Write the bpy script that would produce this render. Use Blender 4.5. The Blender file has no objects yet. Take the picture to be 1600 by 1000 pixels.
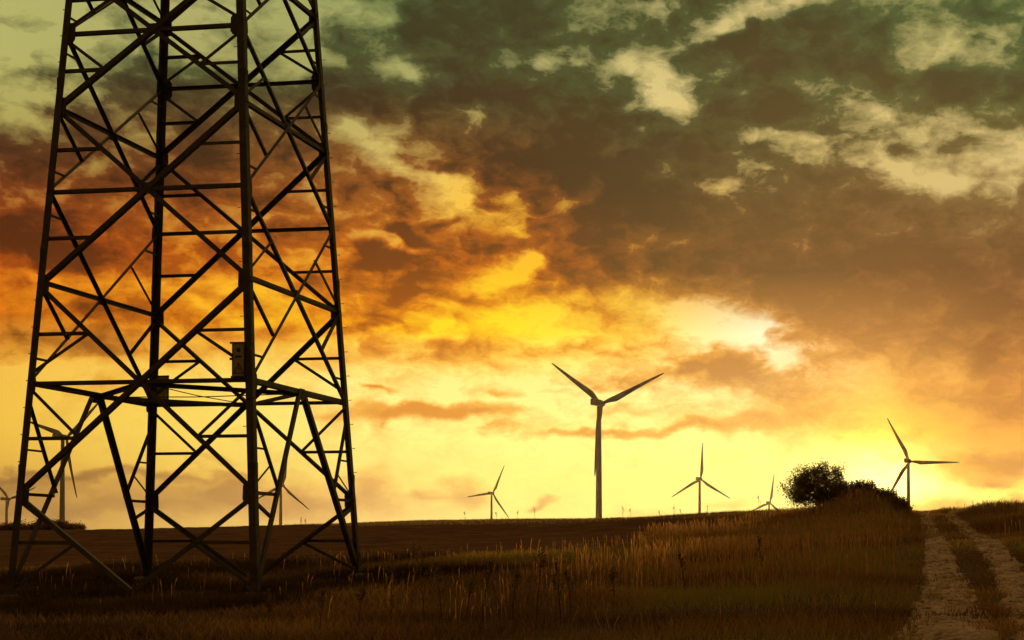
import bpy, bmesh, math, random
import numpy as np
from mathutils import Vector, Matrix

# ------------------------------------------------------------------ camera, sky, sun, exposure
SC = bpy.context.scene
COL = SC.collection
CAM = Vector((0.0, 0.0, 1.6))
FPX, CX, CY, PITCH = 2399.0, 1126.0, 825.0, 0.0159      # solved from the pylon, in 1600x1000 photo pixels

cd = bpy.data.cameras.new('camera')
cam = bpy.data.objects.new('camera', cd); COL.objects.link(cam)
cam.location = CAM
cam.rotation_euler = (math.pi / 2 + PITCH, 0, 0)
cd.sensor_width = 36.0
cd.lens = 36.0 * FPX / 1600.0
cd.shift_x = -(CX - 800.0) / 1600.0
cd.shift_y = (CY - 500.0) / 1600.0
cd.clip_start = 0.1
cd.clip_end = 20000.0
SC.camera = cam

def ray(px, py):
    x = (px - CX) / FPX; z = (CY - py) / FPX
    c, s = math.cos(PITCH), math.sin(PITCH)
    return Vector((x, c - z * s, s + z * c))

def at(px, py, Y):
    r = ray(px, py)
    return CAM + r * (Y / r.y)

SUN_DIR = ray(1380, 730).normalized()
SUN_EL = math.asin(SUN_DIR.z); SUN_AZ = math.atan2(SUN_DIR.x, SUN_DIR.y)

SC.view_settings.view_transform = 'Standard'
SC.view_settings.look = 'None'
SC.view_settings.exposure = 0.0
SC.view_settings.gamma = 1.0
SC.view_settings.use_curve_mapping = False
SC.cycles.use_denoising = True
SC.cycles.max_bounces = 6
SC.cycles.volume_bounces = 0
SC.cycles.use_adaptive_sampling = True
SC.cycles.adaptive_threshold = 0.012
SC.cycles.adaptive_min_samples = 36

def lin(c):
    out = []
    for v in c:
        v /= 255.0
        out.append(v / 12.92 if v <= 0.04045 else ((v + 0.055) / 1.055) ** 2.4)
    return out

# The sky: clouds are laid out by azimuth and elevation (degrees), so they hang at infinity.
def azel(px, py):
    r = ray(px, py)
    return math.degrees(math.atan2(r.x, r.y)), math.degrees(math.atan2(r.z, math.hypot(r.x, r.y)))

world = bpy.data.worlds.new('World'); SC.world = world
world.use_nodes = True
WT = world.node_tree
WT.nodes.clear()

TREE = [WT]                          # the tree being built (small groups keep node building fast)
def wn(kind, **kw):
    n = TREE[0].nodes.new(kind)
    for k, v in kw.items():
        setattr(n, k, v)
    return n

def plug(sock, v):
    if v is None: return
    if hasattr(v, 'is_output'): TREE[0].links.new(v, sock)
    else: sock.default_value = v

def wmath(op, a, b=None, c=None, clamp=False):
    n = wn('ShaderNodeMath', operation=op, use_clamp=clamp)
    for i, v in enumerate((a, b, c)):
        plug(n.inputs[i], v)
    return n.outputs[0]

def wvec(op, a, b=None, scale=None):
    n = wn('ShaderNodeVectorMath', operation=op)
    plug(n.inputs[0], a); plug(n.inputs[1], b)
    if scale is not None: plug(n.inputs['Scale'], scale)
    return n.outputs['Value'] if op in ('LENGTH', 'DOT_PRODUCT') else n.outputs[0]

def wrange(v, a, b, c=0.0, d=1.0, interp='SMOOTHSTEP'):
    n = wn('ShaderNodeMapRange', interpolation_type=interp, clamp=True)
    plug(n.inputs[0], v)
    for i, t in enumerate((a, b, c, d)): n.inputs[i + 1].default_value = t
    return n.outputs[0]

def wmix(f, a, b):
    n = wn('ShaderNodeMix', data_type='RGBA')
    plug(n.inputs[0], f); plug(n.inputs[6], a); plug(n.inputs[7], b)
    return n.outputs[2]

def wnoise(vec, scale, detail=4.0, rough=0.55, dist=0.0, dims='3D'):
    n = wn('ShaderNodeTexNoise', noise_dimensions=dims)
    plug(n.inputs['Vector'], vec)
    n.inputs['Scale'].default_value = scale
    n.inputs['Detail'].default_value = detail
    n.inputs['Roughness'].default_value = rough
    n.inputs['Distortion'].default_value = dist
    return n

geo = wn('ShaderNodeTexCoord')
sep = wn('ShaderNodeSeparateXYZ'); WT.links.new(geo.outputs['Generated'], sep.inputs[0])
AZ = wmath('DEGREES', wmath('ARCTAN2', sep.outputs[0], sep.outputs[1]))
EL = wmath('DEGREES', wmath('ARCSINE', sep.outputs[2]))
comb = wn('ShaderNodeCombineXYZ'); plug(comb.inputs[0], AZ); plug(comb.inputs[1], EL)
PD = comb.outputs[0]
# noise lives on the direction itself (no seam), flattened like stratus
NV = wvec('MULTIPLY', geo.outputs['Generated'], (1.0, 1.0, 1.75))
warp_a = wvec('SUBTRACT', wnoise(NV, 9.0, 3.0, 0.5).outputs['Color'], (0.5, 0.5, 0.5))
warp_b = wvec('SUBTRACT', wnoise(NV, 34.0, 4.0, 0.5).outputs['Color'], (0.5, 0.5, 0.5))
PW = wvec('ADD', wvec('ADD', PD, wvec('MULTIPLY', warp_a, (2.6, 1.5, 0.0))), wvec('MULTIPLY', warp_b, (2.4, 1.5, 0.0)))

# cloud thickness: large masses and gaps (px, py, rx, ry, tilt, amount)
CLOUDS = [
 # upper left
 (20,40,230,130,0,-.95),(50,122,70,16,6,.45),(20,225,150,70,0,.55),(60,162,80,24,-20,-.50),(45,312,90,20,-8,-.55),(110,205,70,34,0,.25),(160,255,70,16,-30,-.35),(240,118,60,30,0,.30),
 (120,250,70,14,-30,-.30),(185,130,80,45,0,.28),(310,215,80,55,0,.30),(310,40,90,40,0,-.45),(330,140,50,25,0,.18),
 (440,40,55,75,0,-.65),(450,215,60,70,0,.30),(420,130,50,30,0,-.12),(330,300,90,22,0,.30),(170,300,110,40,0,.22),
 # upper middle
 (555,18,50,38,0,-.60),(610,75,38,40,-30,-.25),(640,108,60,20,8,-.65),(720,60,130,70,0,.42),(840,40,170,55,0,.30),
 (800,90,40,15,0,-.52),(862,92,24,13,0,-.42),(790,195,230,75,0,.50),(620,155,120,28,0,.22),(560,160,60,20,0,.2),
 (1015,128,74,38,30,-.50),(980,98,40,22,0,-.34),(1048,152,36,26,0,-.35),(938,140,22,18,0,-.25),(910,28,45,15,0,-.24),
 (1005,8,60,12,0,-.25),(905,140,30,40,0,.22),
 # upper right
 (1190,18,130,17,-11,-.75),(1085,52,30,10,0,-.20),(1060,80,40,24,0,.30),(1240,75,150,52,0,.55),(1335,112,90,34,0,.36),(1140,110,60,36,0,.25),
 (1425,55,20,60,30,-.20),(1490,72,110,13,-14,-.20),(1422,103,22,18,0,-.30),(1520,122,150,26,4,.60),(1560,35,90,34,0,.18),
 (1395,35,60,30,0,.2),(1490,188,150,20,0,-.46),(1450,150,70,12,0,.25),(1545,252,110,50,0,-.80),(1300,215,80,18,0,-.44),(1192,210,26,16,0,-.55),
 (1360,252,110,20,14,-.44),(1465,288,60,18,10,-.45),(1250,150,60,14,0,-.12),(1582,180,44,12,4,.60),(1380,200,30,12,0,.48),(1427,233,17,9,0,.40),
 (1500,226,46,8,-12,.42),(1235,187,120,24,8,.42),(1090,222,76,42,0,.40),(1192,240,36,18,0,.36),(1108,288,32,17,0,-.65),
 (1570,312,110,18,0,.35),(1390,300,90,26,22,.30),(1250,275,70,30,0,.22),
 # the dark middle
 (900,285,130,70,0,.30),(1050,340,200,70,8,.34),(700,250,70,30,0,.25),(1300,370,260,60,0,.18),
 (615,235,52,36,30,-.60),(540,195,28,24,0,-.50),(655,277,66,12,10,-.35),(575,265,30,20,0,.2),
 # orange heart
 (725,306,38,19,0,-.85),(664,322,30,22,0,-.40),(797,324,22,15,0,-.62),(792,357,24,11,0,-.40),(870,325,24,18,0,-.22),
 (625,372,46,9,16,.70),(588,408,46,18,0,.44),(686,356,24,8,-20,.42),(640,432,120,22,0,.34),(735,392,66,18,-22,.38),
 (612,388,40,11,10,-.36),(548,372,24,20,0,-.25),(770,432,76,16,-24,-.58),(805,410,30,9,-30,-.40),(870,442,72,28,12,.46),
 (930,402,140,34,24,.34),(965,442,44,14,0,.26),(670,476,140,13,2,.44),(610,506,90,13,0,.32),(800,520,160,38,0,-.42),
 (905,505,64,34,0,-.34),(645,528,66,11,6,-.32),(580,472,24,13,0,-.36),(578,516,64,10,4,.30),(700,547,96,13,-4,.42),
 (872,546,54,11,-16,.38),(572,562,70,9,0,.26),(935,545,36,9,8,.30),(692,572,20,8,0,.34),(800,577,60,8,0,.2),(980,470,60,24,20,-.2),
 # white break and the shelf cloud
 (1060,520,64,36,0,-.50),(1140,502,80,26,6,-.70),(1210,535,50,28,30,-.42),(1085,585,140,19,0,.62),(1156,556,34,22,0,.60),(1110,565,50,14,-16,.3),
 (955,592,54,8,4,.50),(1250,600,90,30,0,.30),(1230,460,120,40,20,.3),
 # low stratus
 (690,656,140,12,2,.85),(640,642,80,8,0,.45),(588,610,30,6,0,.60),(800,617,32,11,0,.40),(918,674,80,6,4,.55),
 (1070,676,100,9,0,.60),(1150,660,80,14,0,.40),(1000,640,60,6,0,.2),(890,610,40,6,0,.2),
 # veil on the right
 (1440,520,220,90,20,.30),(1572,725,100,24,6,.62),(1560,650,120,56,0,.34),(1290,660,120,36,8,.46),(1480,440,160,50,12,.34),(1345,700,60,24,-15,-.40),(1400,690,50,10,-15,.30),(1330,738,70,18,0,-.35),
 (1420,640,80,40,0,.15),
 # horizon banks
 (150,748,220,7,-2,.55),(40,760,120,12,0,.40),(330,731,30,9,0,.40),(300,765,90,14,0,.36),(250,795,320,22,0,.50),(372,776,40,22,0,.46),
 (575,762,34,36,0,.52),(716,768,32,20,0,.55),(652,780,28,10,0,.48),(845,782,18,8,0,.55),(470,780,70,20,0,.35),(1005,796,60,14,0,.30),
 (1140,786,24,14,0,.36),(1472,792,46,16,0,.60),(1592,790,26,18,0,.52),(1555,748,22,6,0,.4),
 # left orange behind the pylon
 (20,375,90,48,0,.46),(150,392,90,38,0,.40),(70,442,90,11,6,-.34),(205,442,70,16,0,-.30),(270,332,46,20,0,-.34),(310,445,70,10,0,-.44),
 (320,482,70,16,10,-.36),(200,482,110,10,0,.26),(90,572,140,11,0,-.40),(60,540,160,13,0,.36),(255,560,90,9,0,.30),(350,512,90,16,0,.22),
 (470,440,60,30,0,-.1),(440,500,60,14,0,-.25),(470,360,50,30,0,.2),(200,520,80,12,0,-.15),(470,545,60,12,0,-.25),
]
# base thickness by elevation
el_rows = [(0, .46), (150, .48), (300, .50), (420, .50), (520, .47), (560, .33), (600, .04), (680, -.08), (760, .02), (830, .16)]
ramp_base = wn('ShaderNodeValToRGB')
def el_n(e):                       # elevation -10..90 degrees into 0..1
    return (e + 10.0) / 100.0
ELN = wmath('MULTIPLY_ADD', EL, 0.01, 0.10)
def ramp_fill(r, stops, interp='EASE'):
    cr = r.color_ramp; cr.interpolation = interp
    stops = sorted(stops)
    cr.elements[0].position = stops[0][0]; cr.elements[0].color = stops[0][1]
    cr.elements[1].position = stops[-1][0]; cr.elements[1].color = stops[-1][1]
    for p, c in stops[1:-1]:
        e = cr.elements.new(p); e.color = c
ramp_fill(ramp_base, [(el_n(azel(800, y)[1]), (v + .2, v + .2, v + .2, 1)) for y, v in el_rows] + [(el_n(45), (.7, .7, .7, 1))], 'LINEAR')
plug(ramp_base.inputs[0], ELN)
acc = wmath('SUBTRACT', ramp_base.outputs[0], 0.2)
NW = wvec('ADD', NV, wvec('MULTIPLY', warp_b, (0.030, 0.030, 0.022)))
n1 = wnoise(NW, 14.0, 4.0, 0.55, 0.0).outputs[0]
n2 = wnoise(NW, 34.0, 5.5, 0.60, 0.0).outputs[0]
nsum = wmath('MULTIPLY_ADD', wmath('SUBTRACT', n2, 0.5), 1.95, wmath('MULTIPLY', wmath('SUBTRACT', n1, 0.5), 1.0))
acc = wmath('MULTIPLY_ADD', nsum, wrange(EL, 2.5, 7.0, 0.28, 1.12), acc)
CL_SIZE, CL_AMP = 1.85, 0.95

# cloud colours: thin, middling and thick, by elevation row and azimuth
XS = (0, 300, 600, 800, 1000, 1200, 1380, 1560)
OVER = [[(230,186,114)] * 8, [(186,140,82)] * 8, [(136,100,57)] * 8]  # unseen overhead sky, tones raised to light the ground
ROWS = [
 (-1400, *OVER),
 (0,   [(176,176,106),(178,174,110),(146,156,90),(140,152,88),(185,175,110),(210,190,124),(182,174,106),(168,168,98)],
       [(104,114,66),(92,106,58),(74,96,52),(70,88,48),(70,86,46),(74,88,48),(76,96,52),(76,100,54)],
       [(54,64,36),(52,62,34),(48,58,32),(54,60,32),(58,58,31),(60,58,30),(52,64,35),(46,66,37)]),
 (150, [(180,176,102),(165,160,92),(162,158,94),(190,178,112),(218,198,128),(210,188,120),(208,186,118),(208,184,118)],
       [(74,78,44),(74,82,46),(70,78,43),(64,76,42),(68,86,47),(80,90,50),(84,92,51),(80,96,53)],
       [(38,32,20),(46,40,24),(52,40,24),(58,45,26),(54,50,28),(66,60,33),(70,64,35),(62,62,35)]),
 (290, [(170,154,80),(176,140,60),(222,192,104),(252,190,48),(208,168,80),(208,180,106),(208,182,114),(210,186,120)],
       [(94,52,26),(128,66,24),(164,92,30),(132,68,24),(80,68,38),(90,76,42),(114,92,52),(132,108,60)],
       [(54,24,12),(64,30,12),(74,38,16),(62,36,19),(56,48,28),(74,62,35),(86,68,38),(94,76,42)]),
 (420, [(232,126,16),(246,164,32),(252,196,50),(255,192,30),(238,156,40),(190,124,52),(160,108,56),(142,98,54)],
       [(160,64,6),(180,82,8),(210,110,14),(204,104,12),(132,80,28),(112,75,40),(110,72,40),(104,68,40)],
       [(82,28,5),(96,36,6),(114,52,10),(108,52,12),(78,53,27),(84,62,35),(88,60,34),(82,55,33)]),
 (520, [(236,134,10),(250,178,28),(255,212,24),(255,226,28),(255,228,80),(255,250,205),(236,176,88),(186,124,58)],
       [(182,86,6),(210,114,8),(232,138,8),(244,164,12),(240,162,40),(214,150,72),(196,134,66),(144,93,45)],
       [(102,44,4),(130,58,5),(166,82,7),(190,102,10),(178,110,30),(166,112,55),(156,104,54),(114,73,39)]),
 (600, [(244,190,72),(250,212,92),(255,242,140),(255,242,138),(255,242,148),(255,236,156),(248,196,92),(216,148,68)],
       [(226,160,50),(238,174,60),(250,186,78),(248,190,80),(238,178,84),(220,164,86),(236,172,78),(184,116,54)],
       [(162,96,26),(194,118,34),(226,140,52),(224,144,54),(196,134,64),(184,132,74),(202,140,66),(146,91,44)]),
 (680, [(240,192,70),(248,214,94),(255,244,136),(255,250,138),(255,252,144),(255,246,138),(255,222,66),(240,170,70)],
       [(216,162,60),(230,174,72),(240,174,76),(242,184,82),(248,194,86),(246,190,90),(250,196,74),(196,126,56)],
       [(170,116,46),(200,138,54),(220,144,56),(222,152,62),(228,164,70),(224,156,74),(224,154,58),(144,88,44)]),
 (755, [(224,172,68),(238,196,84),(252,224,114),(255,250,130),(255,252,132),(255,254,138),(255,255,180),(255,246,100)],
       [(178,130,62),(208,158,72),(236,184,96),(244,206,104),(248,210,108),(252,220,106),(255,222,80),(234,172,74)],
       [(140,100,50),(172,124,62),(208,156,86),(218,166,88),(224,172,92),(230,180,88),(236,176,66),(194,132,62)]),
 (830, [(206,158,78),(228,182,92),(248,216,130),(255,246,138),(255,248,136),(255,252,146),(255,255,190),(255,244,124)],
       [(174,130,72),(208,162,86),(236,190,110),(246,206,114),(248,212,116),(252,220,118),(255,226,114),(242,190,98)],
       [(142,104,58),(178,134,76),(214,166,100),(224,176,102),(228,180,102),(234,186,104),(240,190,96),(212,156,84)]),
]
AZN = wmath('MULTIPLY_ADD', AZ, 1 / 360.0, 0.5)
sd = wvec('DOT_PRODUCT', geo.outputs['Generated'], tuple(SUN_DIR))
TILTS = (-30, -15, 0, 15, 30)
sepw = wn('ShaderNodeSeparateXYZ'); plug(sepw.inputs[0], PW)
TURN = {}
for t in TILTS:
    cc, ss = math.cos(math.radians(t)), math.sin(math.radians(t))
    # tilt is clockwise in the picture, elevation points up
    TURN[t] = (wvec('DOT_PRODUCT', PW, (cc, -ss, 0)), wvec('DOT_PRODUCT', PW, (ss, cc, 0))) if t else (sepw.outputs[0], sepw.outputs[1])

def feature(px, py, rx, ry, rot, amp):
    a, e = azel(px, py)
    sx = (azel(px + 20, py)[0] - azel(px - 20, py)[0]) / 40.0
    sy = (azel(px, py - 20)[1] - azel(px, py + 20)[1]) / 40.0
    t = min(TILTS, key=lambda v: abs(v - rot))
    cc, ss = math.cos(math.radians(t)), math.sin(math.radians(t))
    wx, wy = rx * sx * CL_SIZE, ry * sy * CL_SIZE
    ex = math.hypot(wx * cc, wy * ss); ey = math.hypot(wx * ss, wy * cc)
    return dict(a=a, e=e, u=a * cc - e * ss, v=a * ss + e * cc, wx=wx, wy=wy, t=t, amp=amp * CL_AMP,
                box=(a - ex - 2.1, a + ex + 2.1, e - ey - 1.3, e + ey + 1.3))
FEATS = [feature(*f[:5], f[5] * (1.45 if f[1] > 600 and f[5] > 0 else .82 if f[1] < 350 and f[5] > 0 else .88 if f[1] < 350 else 1.0)) for f in CLOUDS]
IN_NAMES = ['Thickness', 'AzimuthN', 'Elevation'] + [n + str(t) for t in TILTS for n in ('U', 'V')]
FARC = [lin(c) for c in ((132, 90, 52), (102, 68, 40), (74, 50, 30))]      # unseen sky all round and behind, kept dim so silhouettes stay dark

def new_group(name, ins, out):
    g = bpy.data.node_groups.new(name, 'ShaderNodeTree')
    for nm in ins: g.interface.new_socket(nm, in_out='INPUT', socket_type='NodeSocketFloat')
    g.interface.new_socket(out, in_out='OUTPUT', socket_type='NodeSocketColor' if out == 'Color' else 'NodeSocketFloat')
    TREE[0] = g
    return g, wn('NodeGroupInput').outputs, wn('NodeGroupOutput').inputs
BLOB, gi, go = new_group('cloud_mass', ('Thickness', 'U', 'V', 'IU', 'IV', 'OU', 'OV', 'Amount'), 'Thickness')
c = wn('ShaderNodeCombineXYZ')
plug(c.inputs[0], wmath('MULTIPLY_ADD', gi[1], gi[3], gi[5])); plug(c.inputs[1], wmath('MULTIPLY_ADD', gi[2], gi[4], gi[6]))
plug(c.inputs[2], wmath('MULTIPLY', gi[0], 1e-6))
plug(go[0], wmath('MULTIPLY_ADD', wrange(wvec('LENGTH', c.outputs[0]), 1.0, 0.0), gi[7], gi[0]))
RAMPS = {}
for row in ROWS:
    for k in range(3):
        y = row[0]; cs = [[v * (.86 if k and 0 <= y < 400 else 1.0) for v in lin(c)] for c in row[1 + k]]
        st = [((azel(x, y)[0] / 360.0) + .5, (*c, 1)) for x, c in zip(XS, cs)]
        dim = [.92 * v for v in cs[0]]; dimr = [.92 * v for v in cs[-1]]
        bl = [.5 * (p + q) for p, q in zip(FARC[k], dim)]; br = [.5 * (p + q) for p, q in zip(FARC[k], dimr)]
        st += [(.5 - 50 / 360., (*dim, 1)), (.5 + 40 / 360., (*dimr, 1)), (.5 - 95 / 360., (*bl, 1)), (.5 + 95 / 360., (*br, 1)), (0.0, (*FARC[k], 1)), (1.0, (*FARC[k], 1))]
        g, gi, go = new_group('cloud_tone', ('AzimuthN', 'Order'), 'Color')
        r = wn('ShaderNodeValToRGB'); ramp_fill(r, st, 'LINEAR')
        plug(r.inputs[0], wmath('MULTIPLY_ADD', gi[1], 1e-6, gi[0])); plug(go[0], r.outputs[0])
        RAMPS[y, k] = g
TREE[0] = WT

def sky_tile(a0, a1, e0, e1):
    """one patch of sky: the cloud masses that reach into it, and its colours"""
    g = bpy.data.node_groups.new('sky_patch', 'ShaderNodeTree')
    for nm in IN_NAMES:
        g.interface.new_socket(nm, in_out='INPUT', socket_type='NodeSocketFloat')
    g.interface.new_socket('Color', in_out='OUTPUT', socket_type='NodeSocketColor')
    TREE[0] = g
    gi = wn('NodeGroupInput'); go = wn('NodeGroupOutput')
    den = gi.outputs[0]
    for f in FEATS:
        b = f['box']
        if b[0] > a1 or b[1] < a0 or b[2] > e1 or b[3] < e0: continue
        k = 3 + 2 * TILTS.index(f['t'])
        n = wn('ShaderNodeGroup'); n.node_tree = BLOB
        plug(n.inputs[0], den); plug(n.inputs[1], gi.outputs[k]); plug(n.inputs[2], gi.outputs[k + 1])
        for i, v in enumerate((1 / f['wx'], 1 / f['wy'], -f['u'] / f['wx'], -f['v'] / f['wy'], f['amp'])):
            n.inputs[3 + i].default_value = v
        den = n.outputs[0]
    els = [azel(800, r[0])[1] for r in ROWS]            # falling
    lo = max([i for i, e in enumerate(els) if e >= e1] or [0])
    hi = min([i for i, e in enumerate(els) if e <= e0] or [len(els) - 1])
    rows = ROWS[lo:hi + 1]
    tones = []
    order = den
    for k in range(3):
        col = None; prev = None
        for row in reversed(rows):
            y = row[0]
            r = wn('ShaderNodeGroup'); r.node_tree = RAMPS[y, k]; plug(r.inputs[0], gi.outputs[1]); plug(r.inputs[1], order)
            col = r.outputs[0] if col is None else wmix(wrange(gi.outputs[2], azel(800, prev)[1], azel(800, y)[1], interp='LINEAR'), col, r.outputs[0])
            order = col
            prev = y
        tones.append(col)
    c = wmix(wrange(den, -0.08, 0.54, interp='LINEAR'), tones[0], tones[1])
    c = wmix(wrange(den, 0.38, 1.02), c, tones[2])
    plug(go.inputs[0], c)
    TREE[0] = WT
    n = wn('ShaderNodeGroup'); n.node_tree = g
    for i, v in enumerate([acc, AZN, EL] + [TURN[t][j] for t in TILTS for j in (0, 1)]):
        plug(n.inputs[i], v)
    bgn = wn('ShaderNodeBackground'); plug(bgn.inputs[0], n.outputs[0]); bgn.inputs[1].default_value = 1.0
    return bgn.outputs[0]

def split(socket, cuts, build):
    """a chain of either-or patches along one angle; only the patch looked at is worked out"""
    if not cuts[1:-1]: return build(cuts[0], cuts[-1])
    m = len(cuts) // 2
    mx = wn('ShaderNodeMixShader'); plug(mx.inputs[0], wmath('GREATER_THAN', socket, cuts[m]))
    plug(mx.inputs[1], split(socket, cuts[:m + 1], build)); plug(mx.inputs[2], split(socket, cuts[m:], build))
    return mx.outputs[0]
EL_CUTS = [-90, 3.2, 6.2, 9.4, 13.5, 25, 90]
AZ_CUTS = [-180, -31, -17.5, -10.5, -4.5, 2.5, 18, 180]
def el_band(e0, e1):
    if e0 >= 25: return sky_tile(-180, 180, e0, e1)
    return split(AZ, AZ_CUTS, lambda a0, a1: sky_tile(a0, a1, e0, e1))
clouds_out = split(EL, EL_CUTS, el_band)
# glow where the sun stands behind the cloud edge
gaz, gel = math.degrees(SUN_AZ), math.degrees(SUN_EL)
def halo(wx, wy, rise):
    v = wn('ShaderNodeVectorMath', operation='MULTIPLY_ADD'); plug(v.inputs[0], PW)
    v.inputs[1].default_value = (1 / wx, 1 / wy, 0); v.inputs[2].default_value = (-gaz / wx, -(gel + rise) / wy, 0)
    d2 = wvec('DOT_PRODUCT', v.outputs[0], v.outputs[0])
    return wmath('EXPONENT', wmath('MULTIPLY', d2, -1.0))
glow = halo(1.5, 1.1, -.25); glow2 = halo(4.2, 3.4, 0.0)
glow = wmath('MULTIPLY', glow, wrange(nsum, -.35, .35, 1.6, .5))
gsum = wvec('ADD', wvec('SCALE', (1.0, 0.78, 0.16), scale=wmath('MULTIPLY', glow, 0.85)), wvec('SCALE', (0.50, 0.26, 0.02), scale=wmath('MULTIPLY', glow2, 0.22)))
sky = wn('ShaderNodeTexSky')
sky.sky_type = 'NISHITA'; sky.sun_disc = False
sky.sun_elevation = SUN_EL; sky.sun_rotation = SUN_AZ
sky.air_density = 1.6; sky.dust_density = 4.0; sky.ozone_density = 1.0
bg_sky = wn('ShaderNodeBackground'); plug(bg_sky.inputs[0], wvec('MULTIPLY', sky.outputs[0], (0.08, 0.08, 0.06))); bg_sky.inputs[1].default_value = 0.05
bg_glow = wn('ShaderNodeBackground'); plug(bg_glow.inputs[0], gsum); bg_glow.inputs[1].default_value = 1.0
# the clouds cover nearly all of it; the clear air behind shows faintly through
ad1 = wn('ShaderNodeAddShader'); plug(ad1.inputs[0], bg_sky.outputs[0]); plug(ad1.inputs[1], bg_glow.outputs[0])
ad2 = wn('ShaderNodeAddShader'); plug(ad2.inputs[0], ad1.outputs[0]); plug(ad2.inputs[1], clouds_out)
wout = wn('ShaderNodeOutputWorld'); WT.links.new(ad2.outputs[0], wout.inputs[0])
world.cycles.sampling_method = 'MANUAL'
world.cycles.sample_map_resolution = 512

sl = bpy.data.lights.new('sun', 'SUN'); sl.energy = 3.0; sl.angle = math.radians(2.0); sl.color = (1.0, 0.58, 0.20)
sun = bpy.data.objects.new('sun', sl); COL.objects.link(sun)
sun.rotation_euler = (-SUN_DIR).to_track_quat('-Z', 'Y').to_euler()
sun.location = (60, 60, 60)

# ------------------------------------------------------------------ helpers
RNG = np.random.default_rng(7)
random.seed(7)

def new_mat(name):
    m = bpy.data.materials.new(name); m.use_nodes = True
    nt = m.node_tree
    b = nt.nodes['Principled BSDF']
    return m, nt, b

def mat_simple(name, c1, c2, rough=.8, scale=6.0, metal=0.0, bump=0.0, spec=.3, detail=5.0, trans=0.0, attr=None):
    """two-tone mottled surface in object space; attr = per-piece tint attribute"""
    m, nt, b = new_mat(name)
    tc = nt.nodes.new('ShaderNodeTexCoord')
    nz = nt.nodes.new('ShaderNodeTexNoise'); nz.inputs['Scale'].default_value = scale; nz.inputs['Detail'].default_value = detail
    nt.links.new(tc.outputs['Object'], nz.inputs['Vector'])
    rp = nt.nodes.new('ShaderNodeValToRGB')
    rp.color_ramp.elements[0].position = .32; rp.color_ramp.elements[1].position = .68
    rp.color_ramp.elements[0].color = (*c1, 1); rp.color_ramp.elements[1].color = (*c2, 1)
    if attr:
        at_ = nt.nodes.new('ShaderNodeAttribute'); at_.attribute_name = attr
        ad = nt.nodes.new('ShaderNodeMath'); ad.operation = 'MULTIPLY_ADD'
        nt.links.new(nz.outputs[0], ad.inputs[0]); ad.inputs[1].default_value = .35
        nt.links.new(at_.outputs['Fac'], ad.inputs[2])
        rp.color_ramp.elements[0].position = .15; rp.color_ramp.elements[1].position = 1.0
        nt.links.new(ad.outputs[0], rp.inputs[0])
    else:
        nt.links.new(nz.outputs[0], rp.inputs[0])
    nt.links.new(rp.outputs[0], b.inputs['Base Color'])
    b.inputs['Roughness'].default_value = rough
    b.inputs['Metallic'].default_value = metal
    b.inputs['Specular IOR Level'].default_value = spec
    if bump:
        bp = nt.nodes.new('ShaderNodeBump'); bp.inputs['Strength'].default_value = bump; bp.inputs['Distance'].default_value = .02
        nt.links.new(nz.outputs[0], bp.inputs['Height']); nt.links.new(bp.outputs[0], b.inputs['Normal'])
    if trans:
        tr = nt.nodes.new('ShaderNodeBsdfTranslucent'); nt.links.new(rp.outputs[0], tr.inputs[0])
        mx = nt.nodes.new('ShaderNodeMixShader'); mx.inputs[0].default_value = trans
        nt.links.new(b.outputs[0], mx.inputs[1]); nt.links.new(tr.outputs[0], mx.inputs[2])
        nt.links.new(mx.outputs[0], nt.nodes['Material Output'].inputs[0])
    return m

def tag(o, label=None, cat=None, group=None, kind=None):
    if label: o['label'] = label
    if cat: o['category'] = cat
    if group: o['group'] = group
    if kind: o['kind'] = kind
    return o

def empty(name, loc=(0, 0, 0)):
    o = bpy.data.objects.new(name, None); COL.objects.link(o); o.location = loc
    o.empty_display_size = .5
    return o

def link_mesh(name, me, mat, parent=None, loc=None):
    o = bpy.data.objects.new(name, me); COL.objects.link(o)
    if mat and not me.materials: me.materials.append(mat)
    if parent is not None: o.parent = parent
    if loc is not None: o.location = loc
    return o

def mesh_np(name, verts, faces, smooth=False, attr=None):
    """verts (n,3); faces list of (m,k) int arrays"""
    me = bpy.data.meshes.new(name)
    verts = np.asarray(verts, dtype=np.float32)
    me.vertices.add(len(verts)); me.vertices.foreach_set('co', verts.ravel())
    loops = np.concatenate([f.ravel() for f in faces]).astype(np.int32)
    counts = np.concatenate([np.full(len(f), f.shape[1], dtype=np.int32) for f in faces])
    starts = np.concatenate([[0], np.cumsum(counts)[:-1]]).astype(np.int32)
    me.loops.add(len(loops)); me.loops.foreach_set('vertex_index', loops)
    me.polygons.add(len(counts)); me.polygons.foreach_set('loop_start', starts)
    me.update(calc_edges=True)
    if smooth: me.polygons.foreach_set('use_smooth', np.ones(len(counts), dtype=bool))
    if attr:
        for k, v in attr.items():
            a = me.attributes.new(k, 'FLOAT', 'POINT'); a.data.foreach_set('value', np.asarray(v, dtype=np.float32))
    me.validate()
    return me

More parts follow.
